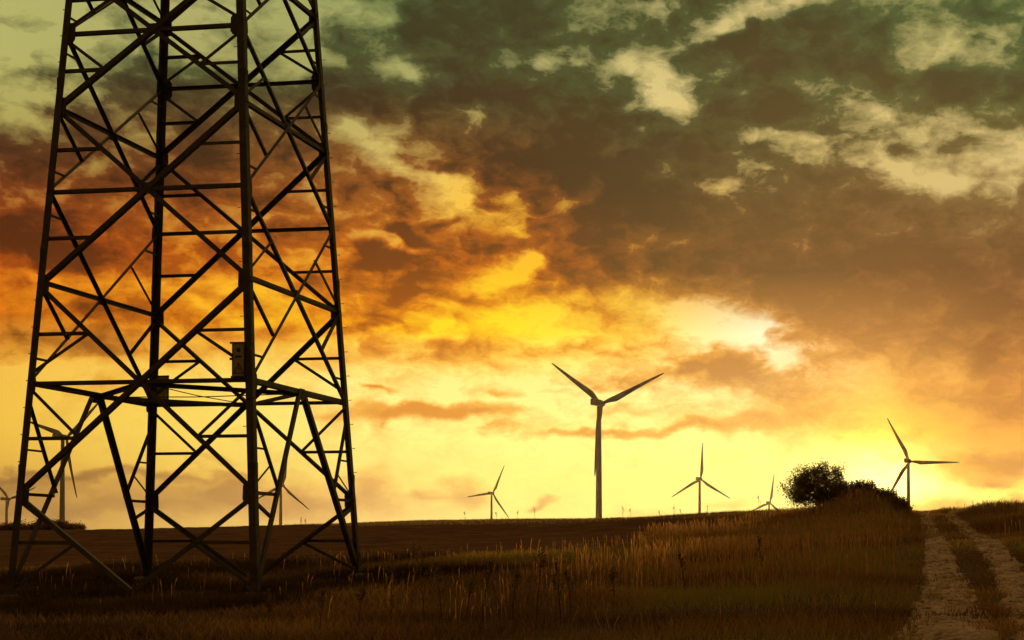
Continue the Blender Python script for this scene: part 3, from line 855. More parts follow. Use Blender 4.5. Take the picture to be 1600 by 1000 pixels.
# plates on two legs
m_plate = mat_simple('sign_enamel', (.20, .17, .09), (.30, .26, .14), rough=.45, scale=9.0, spec=.5)
m_mark = mat_simple('sign_black', (.02, .018, .015), (.035, .03, .025), rough=.5, scale=9.0)
def plate_sign(name, label, c, ax, n, w, h, triangle):
    root = tag(empty(name, c), label, 'sign')
    upv = Vector((0, 0, 1)); M = Matrix((ax, n, upv)).transposed()
    m = MB(); m.box((0, 0, 0), w, .02, h, M); m.build('plate', m_plate, root)
    m = MB()
    for z in (-h / 2, h / 2): m.box(M @ Vector((-.03 if z > 0 else 0, 0, z)), w + .10, .05, .05, M)
    for x in (-w / 2, w / 2): m.box(M @ Vector((x, 0, 0)), .03, .045, h - .06, M)
    m.build('frame', m_steel_d, root)
    m = MB(); m.box(M @ Vector((-w / 2 - .05, 0, .03)), .08, .05, .07, M); m.build('clip', m_steel_d, root)
    if triangle:
        m = MB()
        q = [(-.16, -.40), (.16, -.40), (0, -.06)]; q2 = [(-.115, -.373), (.115, -.373), (0, -.125)]
        for sgn in (-1, 1):
            y = sgn * .0125
            P = [M @ Vector((x, y, z)) for x, z in q + q2]
            m.add(P, [(0, 1, 4, 3), (1, 2, 5, 4), (2, 0, 3, 5)])
            # lightning arrow
            P = [M @ Vector((x, y, z)) for x, z in ((.02, -.16), (-.03, -.26), (0, -.26), (-.02, -.35), (.035, -.24), (.005, -.24))]
            m.add(P, [(0, 1, 2, 5), (2, 3, 4, 5)])
            P = [M @ Vector((x, y, z)) for x, z in ((-.10, .06), (.10, .06), (.10, .12), (-.10, .12))]
            m.add(P, [(0, 1, 2, 3)])
            P = [M @ Vector((x, y, z)) for x, z in ((-.05, .22), (.05, .22), (.07, .30), (0, .36), (-.07, .30))]
            m.add(P, [(0, 1, 2, 3, 4)])
        m.build('warning_mark', m_mark, root)
    return root
zS = (at(378, 562, 44).z - CAM.z) / S
cS = leg('N', zS) - AX_X * (LEGW + .16) - AX_Y * .04
plate_sign('warning_sign', 'narrow warning plate with a triangle on the nearest pylon leg', cS, AX_X, -AX_Y, .36, .98, True)
zS2 = (at(252, 610, 52).z - CAM.z) / S
cS2 = leg('B', zS2) + AX_X * (LEGW + .18) - AX_Y * .03
plate_sign('warning_sign', 'dark plate on the pylon leg second from left, beside the level frame', cS2, AX_X, -AX_Y, .42, .92, False)

# ------------------------------------------------------------------ wind turbines
m_white = mat_simple('turbine_paint', (.17, .15, .12), (.21, .19, .155), rough=.75, scale=.3, spec=.12)
WIND = math.radians(22.0)                       # rotors face away from the camera, to the right
AXR = Vector((math.sin(WIND), math.cos(WIND), 0)); RGT = Vector((math.cos(WIND), -math.sin(WIND), 0)); UPV = Vector((0, 0, 1))
RB = 45.0
def blade_mesh():
    m = MB(); n = 26; prof = []
    seg = 12
    for i in range(n):
        t = i / (n - 1); r = 1.0 + t * (RB - 1.0)
        chord = np.interp(t, [0, .05, .18, .30, .55, .85, .96, 1], [1.9, 2.0, 3.7, 3.5, 2.5, 1.45, .95, .25])
        thick = np.interp(t, [0, .05, .18, .4, 1], [1.0, .95, .42, .24, .14]) * chord
        tw = math.radians(np.interp(t, [0, .1, .3, 1], [20, 18, 9, 1]))
        off = np.interp(t, [0, .08, .2, 1], [0, .05, .25, .12]) * chord
        bend = -1.8 * t * t
        for k in range(seg):
            a = 2 * math.pi * k / seg
            x = math.cos(a) * chord / 2 + off; y = math.sin(a) * thick / 2 * (1 - .35 * math.cos(a) * min(1, t * 6))
            m.v.append((x * math.cos(tw) - y * math.sin(tw), x * math.sin(tw) + y * math.cos(tw) - bend, r))
    for i in range(n - 1):
        for k in range(seg):
            q = i * seg; m.f.append((q + k, q + (k + 1) % seg, q + seg + (k + 1) % seg, q + seg + k))
    m.f.append(tuple(reversed(range(seg)))); m.f.append(tuple((n - 1) * seg + k for k in range(seg)))
    return m.mesh('blade', True)
BLADE = blade_mesh()
def nacelle_mesh():
    bm = bmesh.new()
    bmesh.ops.create_cube(bm, size=1.0)
    for v in bm.verts:
        v.co.x *= 3.9; v.co.y *= 10.5; v.co.z *= 4.0
        if v.co.y > 0: v.co.x *= .86; v.co.z *= .9
        v.co.y -= 3.0; v.co.z += .25
    bmesh.ops.bevel(bm, geom=bm.edges[:], offset=.75, segments=3, affect='EDGES', profile=.6)
    me = bpy.data.meshes.new('nacelle'); bm.to_mesh(me); bm.free(); return me
NAC = nacelle_mesh()
def hub_mesh():
    m = MB(); m.tube([(0, 2.2, 0), (0, 2.6, 0), (0, 4.6, 0), (0, 5.6, 0), (0, 6.3, 0), (0, 6.6, 0)], [1.5, 1.75, 1.8, 1.45, .8, .2], 16)
    return m.mesh('hub', True)
HUB = hub_mesh()
def vane_mesh():
    m = MB(); m.tube([(.6, -6.8, 2.2), (.6, -6.8, 4.0)], [.06, .06], 6); m.tube([(-.6, -6.8, 2.2), (-.6, -6.8, 3.8)], [.06, .06], 6); m.box((0, -6.8, 3.2), 1.4, .1, .1)
    return m.mesh('wind_vane')
VANE = vane_mesh()
def turbine(px, py, Rpx, th, label):
    D = FPX * RB / Rpx
    hub = at(px, py, D) - AXR * 3.6
    gz = FAR_Z
    root = tag(empty('wind_turbine', (hub.x, hub.y, gz)), label, 'wind turbine', 'white three-bladed wind turbines along the skyline')
    H = hub.z - gz
    m = MB(); zs = [-.5, .3] + [H * t for t in (.15, .3, .45, .6, .75, .9)] + [H - 1.9]
    m.tube([(0, 0, z) for z in zs], [2.25 - 1.0 * max(z, 0) / H for z in zs], 24); m.build('tower', m_white, root, True)
    M = Matrix((RGT, AXR, UPV)).transposed().to_4x4()
    for nm, me in (('nacelle', NAC), ('hub', HUB), ('wind_vane', VANE)):
        o = link_mesh(nm, me, m_white, root); o.matrix_local = Matrix.Translation((0, 0, H)) @ M
    for k in range(3):
        a = math.radians(th + 120 * k)
        o = link_mesh('blade', BLADE, m_white, root)
        o.matrix_local = Matrix.Translation(Vector((0, 0, H)) + AXR * 3.6) @ M @ Matrix.Rotation(a, 4, 'Y')
    return root
turbine(940, 631, 114, 67, 'largest wind turbine in the middle, two blades raised in a wide V')
turbine(770, 771, 48, 24, 'small wind turbine left of the largest one, beyond the stubble field')
turbine(1095, 749, 58, 2, 'wind turbine right of the largest one with one blade straight up')
turbine(1421, 721, 79, 332, 'wind turbine above the farm lane beside the sun glow')
turbine(1203, 786, 46, 8, 'distant wind turbine half sunk behind the ridge just left of the round tree')
turbine(104, 684, 97, 49, 'large wind turbine seen through the left bay of the pylon')
turbine(14, 780, 56, 71, 'wind turbine behind the leftmost pylon leg at the picture edge')
turbine(442, 759, 62, 8, 'wind turbine seen between the two right legs of the pylon')

# ------------------------------------------------------------------ grass and weeds
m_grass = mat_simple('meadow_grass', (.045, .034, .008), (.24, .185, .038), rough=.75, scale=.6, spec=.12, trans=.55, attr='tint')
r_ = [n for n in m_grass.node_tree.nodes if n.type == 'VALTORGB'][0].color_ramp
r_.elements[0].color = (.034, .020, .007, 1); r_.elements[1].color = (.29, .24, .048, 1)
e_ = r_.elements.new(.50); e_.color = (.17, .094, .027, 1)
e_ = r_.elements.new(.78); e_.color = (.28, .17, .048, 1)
m_dry = mat_simple('dry_grass', (.16, .088, .025), (.50, .28, .085), rough=.8, scale=.6, spec=.12, trans=.55, attr='tint')
m_weed = mat_simple('weed_stems', (.045, .026, .012), (.11, .062, .028), rough=.85, scale=4, spec=.1)
m_weed_l = mat_simple('weed_leaves', (.055, .036, .012), (.12, .075, .028), rough=.8, scale=4, spec=.1, trans=.3)

def in_rut(x, y, grow=1.0):
    W = np.interp(y, [15, 23, 39, 52, 95], [.95, .84, .52, .40, .34]) * grow
    return rut_dist(x, y) < W * (.84 + .9 * hash_noise(x, y, .55, 31))

def scatter(n, u0, u1, y0, y1):
    """points inside a wedge seen from the camera, even per ground area"""
    y = np.sqrt(RNG.random(n) * (y1 ** 2 - y0 ** 2) + y0 ** 2)
    u = u0 + (u1 - u0) * RNG.random(n)
    return u * y, y

def blades(x, y, h, w, lean, tint, bend=.35):
    """one mesh of curved grass blades (5 vertices, 3 triangles each)"""
    n = len(x); z = height(x, y) - .02
    a = RNG.random(n) * 2 * math.pi; la = RNG.random(n) * 2 * math.pi
    dx, dy = np.cos(a) * w / 2, np.sin(a) * w / 2
    lx, ly = np.cos(la) * lean * h, np.sin(la) * lean * h
    f1 = .5
    V = np.empty((n, 5, 3))
    V[:, 0] = np.stack([x - dx, y - dy, z], -1); V[:, 1] = np.stack([x + dx, y + dy, z], -1)
    mx_, my_, mz_ = x + lx * f1 * (1 - bend), y + ly * f1 * (1 - bend), z + h * f1
    V[:, 2] = np.stack([mx_ + dx * .8, my_ + dy * .8, mz_], -1); V[:, 3] = np.stack([mx_ - dx * .8, my_ - dy * .8, mz_], -1)
    V[:, 4] = np.stack([x + lx, y + ly, z + h * (1 - .25 * lean)], -1)
    i = np.arange(n)[:, None] * 5
    q = i + np.array([[0, 1, 2, 3]]); t = i + np.array([[3, 2, 4]])
    return V.reshape(-1, 3), [q, t], {'tint': np.repeat(tint, 5)}

U0, U1 = (-40 - CX) / FPX, (1640 - CX) / FPX
# short meadow grass over everything near that is not field or lane
x, y = scatter(210000, U0, U1, 21, 64)
keep = (field_mask(x, y) < .35) & ~in_rut(x, y) & (RNG.random(len(x)) < np.clip(.60 + 1.5 * hash_noise(x, y, 2.2, 11), .12, 1))
x, y = x[keep], y[keep]
px_ = CX + FPX * x / y
hgt = (.20 + .22 * RNG.random(len(x))) * (1 + .9 * hash_noise(x, y, 3.0, 12)) * np.interp(rut_dist(x, y), [0, .8, 2.2], [.40, .75, 1.0])
tint = np.clip(.56 + 1.0 * hash_noise(x, y, 4.0, 13) + .28 * (RNG.random(len(x)) - .5) - np.interp(px_, [200, 650, 1050], [.62, .34, 0]), 0, 1)  # last term puts a vignette-like darkening into the grass colour towards the left
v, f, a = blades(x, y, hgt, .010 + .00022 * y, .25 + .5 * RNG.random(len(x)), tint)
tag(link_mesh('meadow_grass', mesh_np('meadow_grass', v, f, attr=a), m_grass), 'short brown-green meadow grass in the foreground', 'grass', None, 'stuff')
# grass on the bank towards the tree, the lane verges and the ridge
x, y = scatter(120000, (960 - CX) / FPX, U1, 60, 128)
keep = (field_mask(x, y) < .3) & ~in_rut(x, y) & (RNG.random(len(x)) < np.interp(CX + FPX * x / y + 50 * hash_noise(x, y, 5, 19), [985, 1130], [0, 1]))
x, y = x[keep], y[keep]
hgt = np.interp(CX + FPX * x / y, [960, 1180], [.35, 1]) * (.22 + .30 * RNG.random(len(x))) * (1 + .9 * hash_noise(x, y, 4.0, 14)) * np.interp(rut_dist(x, y), [0, .8, 2.4], [.35, .65, 1.0])
tint = np.clip(.58 + .8 * hash_noise(x, y, 6.0, 15) + .25 * (RNG.random(len(x)) - .5), 0, 1)
v, f, a = blades(x, y, hgt, .016 + .00022 * y, .2 + .4 * RNG.random(len(x)), tint)
tag(link_mesh('bank_grass', mesh_np('bank_grass', v, f, attr=a), m_grass), 'brown grass covering the bank up to the round tree', 'grass', None, 'stuff')
# thin grass margin along the far ridge
x, y = scatter(70000, U0, (1260 - CX) / FPX, 105, 190)
keep = (field_mask(x, y) < .3)
x, y = x[keep], y[keep]
v, f, a = blades(x, y, .08 + .14 * RNG.random(len(x)), .03 + .0002 * y, .2 + .4 * RNG.random(len(x)), np.clip(.25 + .5 * RNG.random(len(x)), 0, 1))
tag(link_mesh('ridge_grass', mesh_np('ridge_grass', v, f, attr=a), m_grass), 'dark grass margin along the far ridge', 'grass', None, 'stuff')

# tall dry flowering grass: stem and feathery head
def tall_grass(x, y, h, tint):
    n = len(x); z = height(x, y) - .02
    la = RNG.random(n) * 2 * math.pi; lean = .05 + .22 * RNG.random(n) ** 2
    lx, ly = np.cos(la) * lean * h, np.sin(la) * lean * h
    a = RNG.random(n) * math.pi; c, s = np.cos(a), np.sin(a)
    w = .0035 + .00011 * y; wh = (.005 + .010 * RNG.random(n) ** 2) + .00009 * y
    V = np.empty((n, 8, 3))
    def put(k, t, off):
        V[:, k] = np.stack([x + lx * t ** 2 + c * off, y + ly * t ** 2 + s * off, z + h * t * (1 - .1 * lean)], -1)
    put(0, 0, -w); put(1, 0, w); put(2, .74, w * .8); put(3, .74, -w * .8)
    put(4, .88, wh); put(5, .84, -wh); put(6, 1.0, .001); put(7, .80, 0)
    i = np.arange(n)[:, None] * 8
    return V.reshape(-1, 3), [i + np.array([[0, 1, 2, 3]]), i + np.array([[3, 2, 4, 5]]), i + np.array([[5, 4, 6]])], {'tint': np.repeat(tint, 8)}
def drift(n, y0, y1, pxs, ps, scale, seed):
    """clumped tall grass; ps = how likely it is across the picture"""
    x, y = scatter(n, U0, U1, y0, y1); px = CX + FPX * x / y + 60 * hash_noise(x, y, 6, seed + 2)
    p = np.interp(px, pxs, ps) * np.clip(.5 + 2.2 * hash_noise(x, y, scale, seed) + 1.2 * hash_noise(x, y, scale * .28, seed + 1), 0, 1)
    p *= np.clip((y - y0) / 6, 0, 1)
    k = (RNG.random(n) < p) & (field_mask(x, y) < .3) & (rut_dist(x, y) > .9 + 2.2 * RNG.random(n) ** 1.5)
    return x[k], y[k]
A_ = drift(95000, 36, 90, [500, 700, 980, 1080, 1250, 1400, 1440, 1500], [.01, .04, .16, .60, .75, .70, .25, .06], 4.0, 51)
B_ = drift(34000, 25, 60, [300, 560, 700, 900, 1000, 1200, 1400, 1500], [.0, .02, .05, .09, .14, .16, .10, .05], 3.0, 53)
C_ = drift(40000, 76, 100, [1100, 1180, 1230, 1420, 1440, 1490, 1600], [0, .4, .9, .9, .1, .12, .2], 3.0, 58)
x, y = (np.concatenate([q[i] for q in (A_, B_, C_)]) for i in (0, 1))
v, f, a = tall_grass(x, y, (.34 + .44 * RNG.random(len(x)) ** 1.5) * (1 + .8 * hash_noise(x, y, 3.5, 60)), np.clip(.30 + .6 * RNG.random(len(x)) + .3 * hash_noise(x, y, 4, 61) - .3 * np.interp(CX + FPX * x / y, [500, 1050], [1, 0]), 0, 1))  # stems on the left get the same painted darkening in their tint
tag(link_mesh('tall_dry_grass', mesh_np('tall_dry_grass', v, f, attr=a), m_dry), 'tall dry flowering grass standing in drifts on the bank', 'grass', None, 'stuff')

# pale pebbles on the lane
def stones(n):
    vs, fs = [], []
    base = np.array([(1, 0, 0), (-1, 0, 0), (0, 1, 0), (0, -1, 0), (0, 0, .7), (0, 0, -.5)], float)
    tri = np.array([(0, 2, 4), (2, 1, 4), (1, 3, 4), (3, 0, 4), (2, 0, 5), (1, 2, 5), (3, 1, 5), (0, 3, 5)])
    k = 0
    for li, (rx_, ry_) in enumerate(ruts):
        i = RNG.integers(0, len(rx_) - 130, n); W = np.interp(ry_[i], [15, 23, 39, 52, 95], [.95, .84, .52, .40, .34])
        ox = rx_[i] + W * (RNG.random(n) * 2.3 - 1.15); oy = ry_[i] + .25 * RNG.random(n)
        oz = height(ox, oy) + .06
        for j in range(n):
            r = .014 + .045 * RNG.random() ** 3
            b_ = base * (r * (.7 + .6 * RNG.random((6, 1)))); a_ = RNG.random() * 6.28
            R_ = np.array([[math.cos(a_), -math.sin(a_), 0], [math.sin(a_), math.cos(a_), 0], [0, 0, 1]])
            vs.append(b_ @ R_.T + (ox[j], oy[j], oz[j])); fs.append(tri + 6 * k); k += 1
    return np.concatenate(vs), [np.concatenate(fs)]
m_stone = mat_simple('pebbles', (.16, .12, .08), (.34, .27, .18), rough=.9, scale=3, spec=.2)
v, f = stones(2200)
tag(link_mesh('pebbles', mesh_np('pebbles', v, f), m_stone), 'small pale stones scattered over the wheel tracks', 'gravel', None, 'stuff')

# tall branching weeds
def weed_meshes(h, nb, seed, spread=.30, leafy=True):
    r = random.Random(seed)
    st, hd = MB(), MB()
    lean = Vector((r.uniform(-.16, .16), r.uniform(-.1, .1), 0))
    pts = [Vector((0, 0, -.05))] + [lean * (t ** 1.6) * h + Vector((0, 0, t * h)) for t in (.2, .4, .6, .8, 1.0)]
    st.tube(pts, [.011, .010, .009, .007, .005, .003], 5)
    def cluster(p, n, sp):
        for _ in range(n):
            c = p + Vector((r.gauss(0, sp), r.gauss(0, sp), r.gauss(0, sp * 1.5)))
            s = r.uniform(.008, .020); a = Vector((r.gauss(0, 1), r.gauss(0, 1), r.gauss(0, 1))).normalized(); b_ = a.orthogonal().normalized()
            hd.add([c - a * s, c + b_ * s * .8, c + a * s * 1.5, c - b_ * s * .8], [(0, 1, 2, 3)])
    for k in range(nb):
        t = r.uniform(.35, .92); i = int(t * 5); p = lean * (t ** 1.6) * h + Vector((0, 0, t * h))
        a = r.uniform(0, 6.28); L = (1.05 - t) * h * r.uniform(.35, .75)
        d = Vector((math.cos(a) * spread * 1.6, math.sin(a) * spread * 1.6, 1)).normalized()
        e = p + d * L; m_ = p + d * L * .5 + Vector((math.cos(a), math.sin(a), 0)) * L * .10
        st.tube([p, m_, e], [.006, .004, .002], 4)
        for q in (.45, .6, .75, .88, 1.0): cluster(p.lerp(e, q), 4, .020)
    for q in (.7, .78, .85, .91, .96, 1.0): cluster(lean * q ** 1.6 * h + Vector((0, 0, q * h)), 7, .022)
    if leafy:
        for k in range(9):
            t = r.uniform(.05, .5); p = lean * (t ** 1.6) * h + Vector((0, 0, t * h)); a = r.uniform(0, 6.28); L = r.uniform(.08, .2)
            d = Vector((math.cos(a), math.sin(a), r.uniform(-.3, .5))); sd_ = Vector((-math.sin(a), math.cos(a), 0)) * L * .16
            hd.add([p, p + d * L * .5 + sd_, p + d * L, p + d * L * .5 - sd_], [(0, 1, 2, 3)])
    return st, hd
def weed(px, py_base, h, nb, seed, label, group, Y=None, name='tall_weed', spread=.3):
    if Y is None: p = on_ground(px, py_base)
    else:
        X = (px - CX) / FPX * Y; p = Vector((X, Y, 0))
    p.z = float(height(np.array([p.x]), np.array([p.y]))[0])
    root = tag(empty(name, p), label, 'weed', group)
    st, hd = weed_meshes(h, nb, seed, spread)
    st.build('stem', m_weed, root); tag(hd.build('seed_head', m_weed_l, root), kind='stuff')
    return root
GW = 'tall dark weeds in the foreground grass'
for i, (px, py, h, nb, lab) in enumerate([
    (664, 985, 1.62, 12, 'tallest dark weed with a thick seed spike right of the pylon'),
    (612, 975, 1.30, 6, 'leaning bare weed nearest the right pylon leg'),
    (690, 970, 1.28, 10, 'bushy dark weed just right of the tallest weed spike'),
    (728, 980, .95, 8, 'low bushy weed below the small turbine, first in its clump'),
    (752, 985, 1.25, 9, 'upright dark weed under the small wind turbine'),
    (800, 975, 1.05, 9, 'mid-height weed between small and largest turbines'),
    (838, 985, 1.42, 6, 'thin tall weed stalk left of the largest turbine line'),
    (876, 980, 1.15, 8, 'dark weed below and left of the largest turbine'),
    (892, 960, .95, 7, 'short weed right beside the lone thin stalk'),
    (960, 945, .80, 6, 'small weed at the right end of the foreground clump'),
    (560, 985, .85, 9, 'low dark weed in front of the right pylon foot'),
    (500, 990, .80, 9, 'dim low weed between the two right pylon feet'),
    (420, 995, .75, 8, 'dim low weed at the nearest pylon foot'),
    (1070, 925, .95, 7, 'lone weed among short grass in the picture centre bottom'),
    (1190, 900, 1.05, 6, 'weed standing in tall dry grass below the round tree')]):
    weed(px, py, h, nb, 100 + i, lab, GW)
GR = 'weed stalks standing against the sky on the ridge'
for i, (px, h, Y, lab) in enumerate([(727, 1.0, 168, 'leftmost thin weed stalk on the skyline near small turbine'), (776, .9, 168, 'weed stalk on the skyline touching the small turbine tower'),
    (808, 1.1, 168, 'weed stalk on the skyline just right of the small turbine'), (836, 1.5, 165, 'tallest weed on the skyline between the small and largest turbines'),
    (973, 1.6, 160, 'first of two bushy skyline weeds right of the largest turbine'), (985, 1.3, 160, 'second of two bushy skyline weeds right of the largest turbine'),
    (1032, 1.1, 150, 'skyline weed midway between largest turbine and its right neighbour'), (1053, 1.6, 148, 'bushy skyline weed left of the upright-blade turbine'),
    (1064, 1.2, 148, 'short skyline weed close left of the upright-blade turbine'), (1105, 1.3, 140, 'skyline weed just right of the upright-blade turbine tower'),
    (1186, 1.5, 118, 'skyline weed beside the half sunken turbine'), (470, 1.0, 160, 'skyline weed seen between the two right pylon legs'), (477, .8, 160, 'short skyline weed by the right pylon legs')]):
    weed(px, 0, h, 7, 200 + i, lab, GR, Y, 'skyline_weed', .22)
GP_ = 'pale dry stalks at the bottom edge'
m_pale = mat_simple('pale_stalk', (.34, .24, .10), (.52, .38, .18), rough=.8, scale=9, trans=.2)
for i, (px, py, hpx, lab) in enumerate([(940, 1004, 46, 'leftmost of the pale curled stalks at the bottom edge'), (952, 1006, 56, 'middle and tallest pale curled stalk at the bottom edge'),
    (961, 1008, 38, 'rightmost of the three pale curled stalks at the bottom edge'), (894, 990, 44, 'single straight pale stalk left of the curled ones')]):
    p = on_ground(px, min(py, 999)); h = hpx / FPX * p.y
    p.z = float(height(np.array([p.x]), np.array([p.y]))[0])
    root = tag(empty('dry_stalk', p), lab, 'plant', GP_)
    r = random.Random(i); m = MB()
    pts = [Vector((math.sin(k * .7 + i) * .008 * k ** .8 + .006 * k * (i - 1.5), 0, -.03 + h * k / 8)) for k in range(9)]
    m.tube(pts, [.009 - .0005 * k for k in range(9)], 5); m.build('stem', m_pale, root, True)
    m = MB()
    for k in range(16):
        q = pts[r.randint(3, 8)]; s = r.uniform(.006, .014); a_ = r.uniform(0, 6.28)
        m.add([q, q + Vector((math.cos(a_) * s, math.sin(a_) * s, s * .5)), q + Vector((math.cos(a_) * s * .7, math.sin(a_) * s, s * 1.8))], [(0, 1, 2)])
    tag(m.build('husk', m_pale, root), kind='stuff')

# ------------------------------------------------------------------ the round tree and scrub
m_bark = mat_simple('bark', (.035, .024, .015), (.08, .058, .036), rough=.9, scale=12, bump=.5)
m_leaf = mat_simple('leaves', (.065, .045, .012), (.19, .125, .032), rough=.6, scale=.8, spec=.2, trans=.6, attr='tint')
m_scrub = mat_simple('scrub_leaves', (.085, .052, .014), (.22, .13, .036), rough=.7, scale=.8, spec=.15, trans=.6, attr='tint')
def leaf_mesh(name, cs, size, tint, rng):
    """small pointed leaf faces around given centres"""
    n = len(cs); d = rng.normal(size=(n, 3)); d /= np.linalg.norm(d, axis=1)[:, None]
    e = np.cross(d, rng.normal(size=(n, 3))); e /= np.linalg.norm(e, axis=1)[:, None]
    s = size * (.6 + .8 * rng.random(n))[:, None]
    V = np.stack([cs - d * s * .5, cs + e * s * .36, cs + d * s * .6, cs - e * s * .36], 1)
    i = np.arange(n)[:, None] * 4
    return mesh_np(name, V.reshape(-1, 3), [i + np.array([[0, 1, 2, 3]])], attr={'tint': np.repeat(tint, 4)})
def grow(root, name, trunk_h, rad, height_, nl, n_limbs, seed, leaf, mat, flat=.0, shoots=0, leaf_name='crown', trunk_r=.11, tight=1.0):
    rng = np.random.default_rng(seed); r = random.Random(seed)
    tips = []; new_tips = []
    tr = MB()
    tr.tube([(0, 0, -.2), (.03, 0, trunk_h * .5), (0, .03, trunk_h)], [trunk_r, trunk_r * .85, trunk_r * .7], 8); tr.build('trunk', m_bark, root, True)
    for k in range(n_limbs):
        a = 2 * math.pi * (k + r.random() * .8) / n_limbs; el = r.uniform(.15, 1.25)
        d = Vector((math.cos(a) * math.cos(el), math.sin(a) * math.cos(el), math.sin(el)))
        m = MB(); p = Vector((0, 0, trunk_h * r.uniform(.55, 1.0)))
        R_ = Vector((d.x * rad, d.y * rad, d.z * (height_ - trunk_h)))
        q = [p, p + R_ * .35 + Vector((0, 0, .08)), p + R_ * .7, p + R_ * .97]
        m.tube(q, [trunk_r * .5, trunk_r * .34, trunk_r * .2, trunk_r * .06], 5)
        for j in range(5):
            b0 = q[1].lerp(q[3], r.random()); dd = (d + Vector((r.gauss(0, .6), r.gauss(0, .6), r.gauss(0, .5)))).normalized()
            e = b0 + dd * rad * r.uniform(.2, .45); m.tube([b0, b0.lerp(e, .5) + Vector((0, 0, .03)), e], [trunk_r * .16, trunk_r * .1, trunk_r * .03], 4)
            tips += [e, b0.lerp(e, .6)]
        tips.append(q[3]); tips.append(q[2])
        m.build('limb', m_bark, root, True)
    # twigs fill the rounded crown
    tw = MB(); cz = trunk_h * .75 + (height_ - trunk_h * .75) * .46; rz = (height_ - trunk_h * .6) * .54
    for _ in range(n_limbs * 14):
        dv = Vector((r.gauss(0, 1), r.gauss(0, 1), r.gauss(0, 1))).normalized(); k = r.uniform(.35, 1.0) ** .5
        bump = 1 + .10 * math.sin(3 * math.atan2(dv.y, dv.x) + seed) + .08 * math.sin(5 * dv.z + seed * 2)
        e = Vector((dv.x * rad * k * bump, dv.y * rad * k * bump, cz + dv.z * rz * k * bump))
        if e.z < .05: continue
        b0 = Vector(tips[r.randrange(len(tips))]); 
        b0 = min((Vector(tips[r.randrange(len(tips))]) for _ in range(12)), key=lambda q_: (q_ - e).length)
        tw.tube([b0, b0.lerp(e, .5) + Vector((0, 0, .04)), e], [trunk_r * .09, trunk_r * .06, trunk_r * .03], 3, False)
        extra = [e, b0.lerp(e, .7)] if r.random() < .6 else [e]
        new_tips.extend(extra)
    tag(tw.build('twigs', m_bark, root), kind='stuff')
    tips = tips + new_tips
    tips = np.array([tuple(t) for t in tips])
    ci = rng.integers(0, len(tips), nl)
    sig = tight * min(rad * .13, .22) * (.5 + rng.random(len(tips)))
    cs = tips[ci] + rng.normal(size=(nl, 3)) * sig[ci][:, None]
    cs = cs[cs[:, 2] > -.05]
    tint = np.clip(.15 + .5 * rng.random(len(tips))[rng.integers(0, len(tips), len(cs))] + .35 * rng.random(len(cs)), 0, 1)
    tag(link_mesh(leaf_name, leaf_mesh(leaf_name, cs, leaf, tint, rng), mat, root), kind='stuff')
    if shoots:
        m = MB()
        for _ in range(shoots):
            a = r.uniform(0, 6.28); rr = rad * math.sqrt(r.random()) * .9
            z0 = height_ * (.55 + .35 * (1 - (rr / rad) ** 2)); p = Vector((math.cos(a) * rr, math.sin(a) * rr, z0)); L = r.uniform(.25, .6)
            m.tube([p, p + Vector((r.gauss(0, .05), r.gauss(0, .05), L))], [.012, .004], 3, False)
            for t in (.35, .55, .75, .95):
                c = p + Vector((r.gauss(0, .02), r.gauss(0, .02), L * t)); s = r.uniform(.02, .04)
                m.add([c - Vector((s, 0, 0)), c + Vector((0, 0, s * 1.6)), c + Vector((s, 0, 0)), c - Vector((0, 0, s))], [(0, 1, 2, 3)])
        tag(m.build('shoots', mat, root), kind='stuff')
def plant_at(px, Y, dz=0):
    X = (px - CX) / FPX * Y
    return Vector((X, Y, float(height(np.array([X]), np.array([Y]))[0]) + dz))
tree = tag(empty('round_tree', plant_at(1279, 92)), 'dense round hawthorn-like tree on the bank before the sun glow', 'tree')
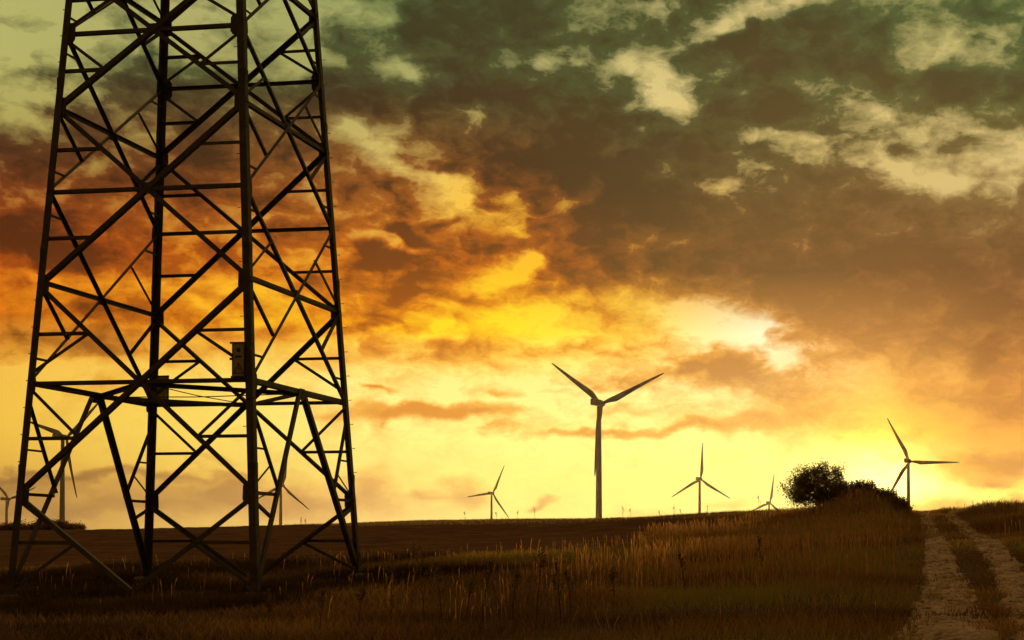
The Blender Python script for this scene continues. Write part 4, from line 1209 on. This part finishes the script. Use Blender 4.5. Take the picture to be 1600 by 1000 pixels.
grow(tree, 'round_tree', .7, 1.9, 2.75, 27000, 20, 5, .078, m_leaf, tight=.66)
GB = 'scrub bushes along the bank'
for i, (px, Y, rad, h, lab) in enumerate([(1322, 90, .9, .70, 'scrub bush against the right side of the round tree'),
    (1350, 88, .8, .42, 'scrub bush with upright shoots on the bank crest right of the tree'), (1384, 86, .7, .40, 'small scrub bush midway between tree and lane'), (1406, 84, .6, .34, 'lowest scrub tuft at the lane end of the bank')]):
    b_ = tag(empty('scrub_bush', plant_at(px, Y)), lab, 'bush', GB)
    grow(b_, 'scrub_bush', .25, rad, h, 3500, 9, 30 + i, .06, m_scrub, shoots=120, leaf_name='foliage', trunk_r=.05)
GS = 'low dark shrubs on the left skyline'
for i, (px, Y, rad, h, lab) in enumerate([(8, 150, 1.2, .40, 'low shrub at the left edge of the skyline'), (24, 150, 1.1, .45, 'low shrub below the turbine at the leftmost pylon leg'), (45, 150, 1.3, .55, 'broad low shrub left of the large turbine base'),
    (76, 150, 1.5, .95, 'largest low shrub beside the large turbine base'), (92, 150, 1.1, .85, 'rounded low shrub in front of the large turbine base'), (117, 150, .9, .6, 'separate small shrub right of the large turbine base')]):
    b_ = tag(empty('low_shrub', plant_at(px, Y)), lab, 'shrub', GS)
    grow(b_, 'low_shrub', .2, rad, h, 2600, 8, 60 + i, .13, m_scrub, leaf_name='foliage', trunk_r=.05)

# ------------------------------------------------------------------ haze: the dusty evening air
m_haze = bpy.data.materials.new('haze'); m_haze.use_nodes = True
nt = m_haze.node_tree; nt.nodes.clear()
pv = nt.nodes.new('ShaderNodeVolumePrincipled'); mo = nt.nodes.new('ShaderNodeOutputMaterial')
nt.links.new(pv.outputs[0], mo.inputs['Volume'])
pv.inputs['Color'].default_value = (.97, .90, .80, 1)
pv.inputs['Density'].default_value = 0.000024
pv.inputs['Anisotropy'].default_value = 0.72
m = MB(); m.box((0, 150, 72), 7000, 6700, 158); hz = m.build('haze', m_haze)
tag(hz, 'thin warm haze over the fields', 'haze', None, 'stuff')
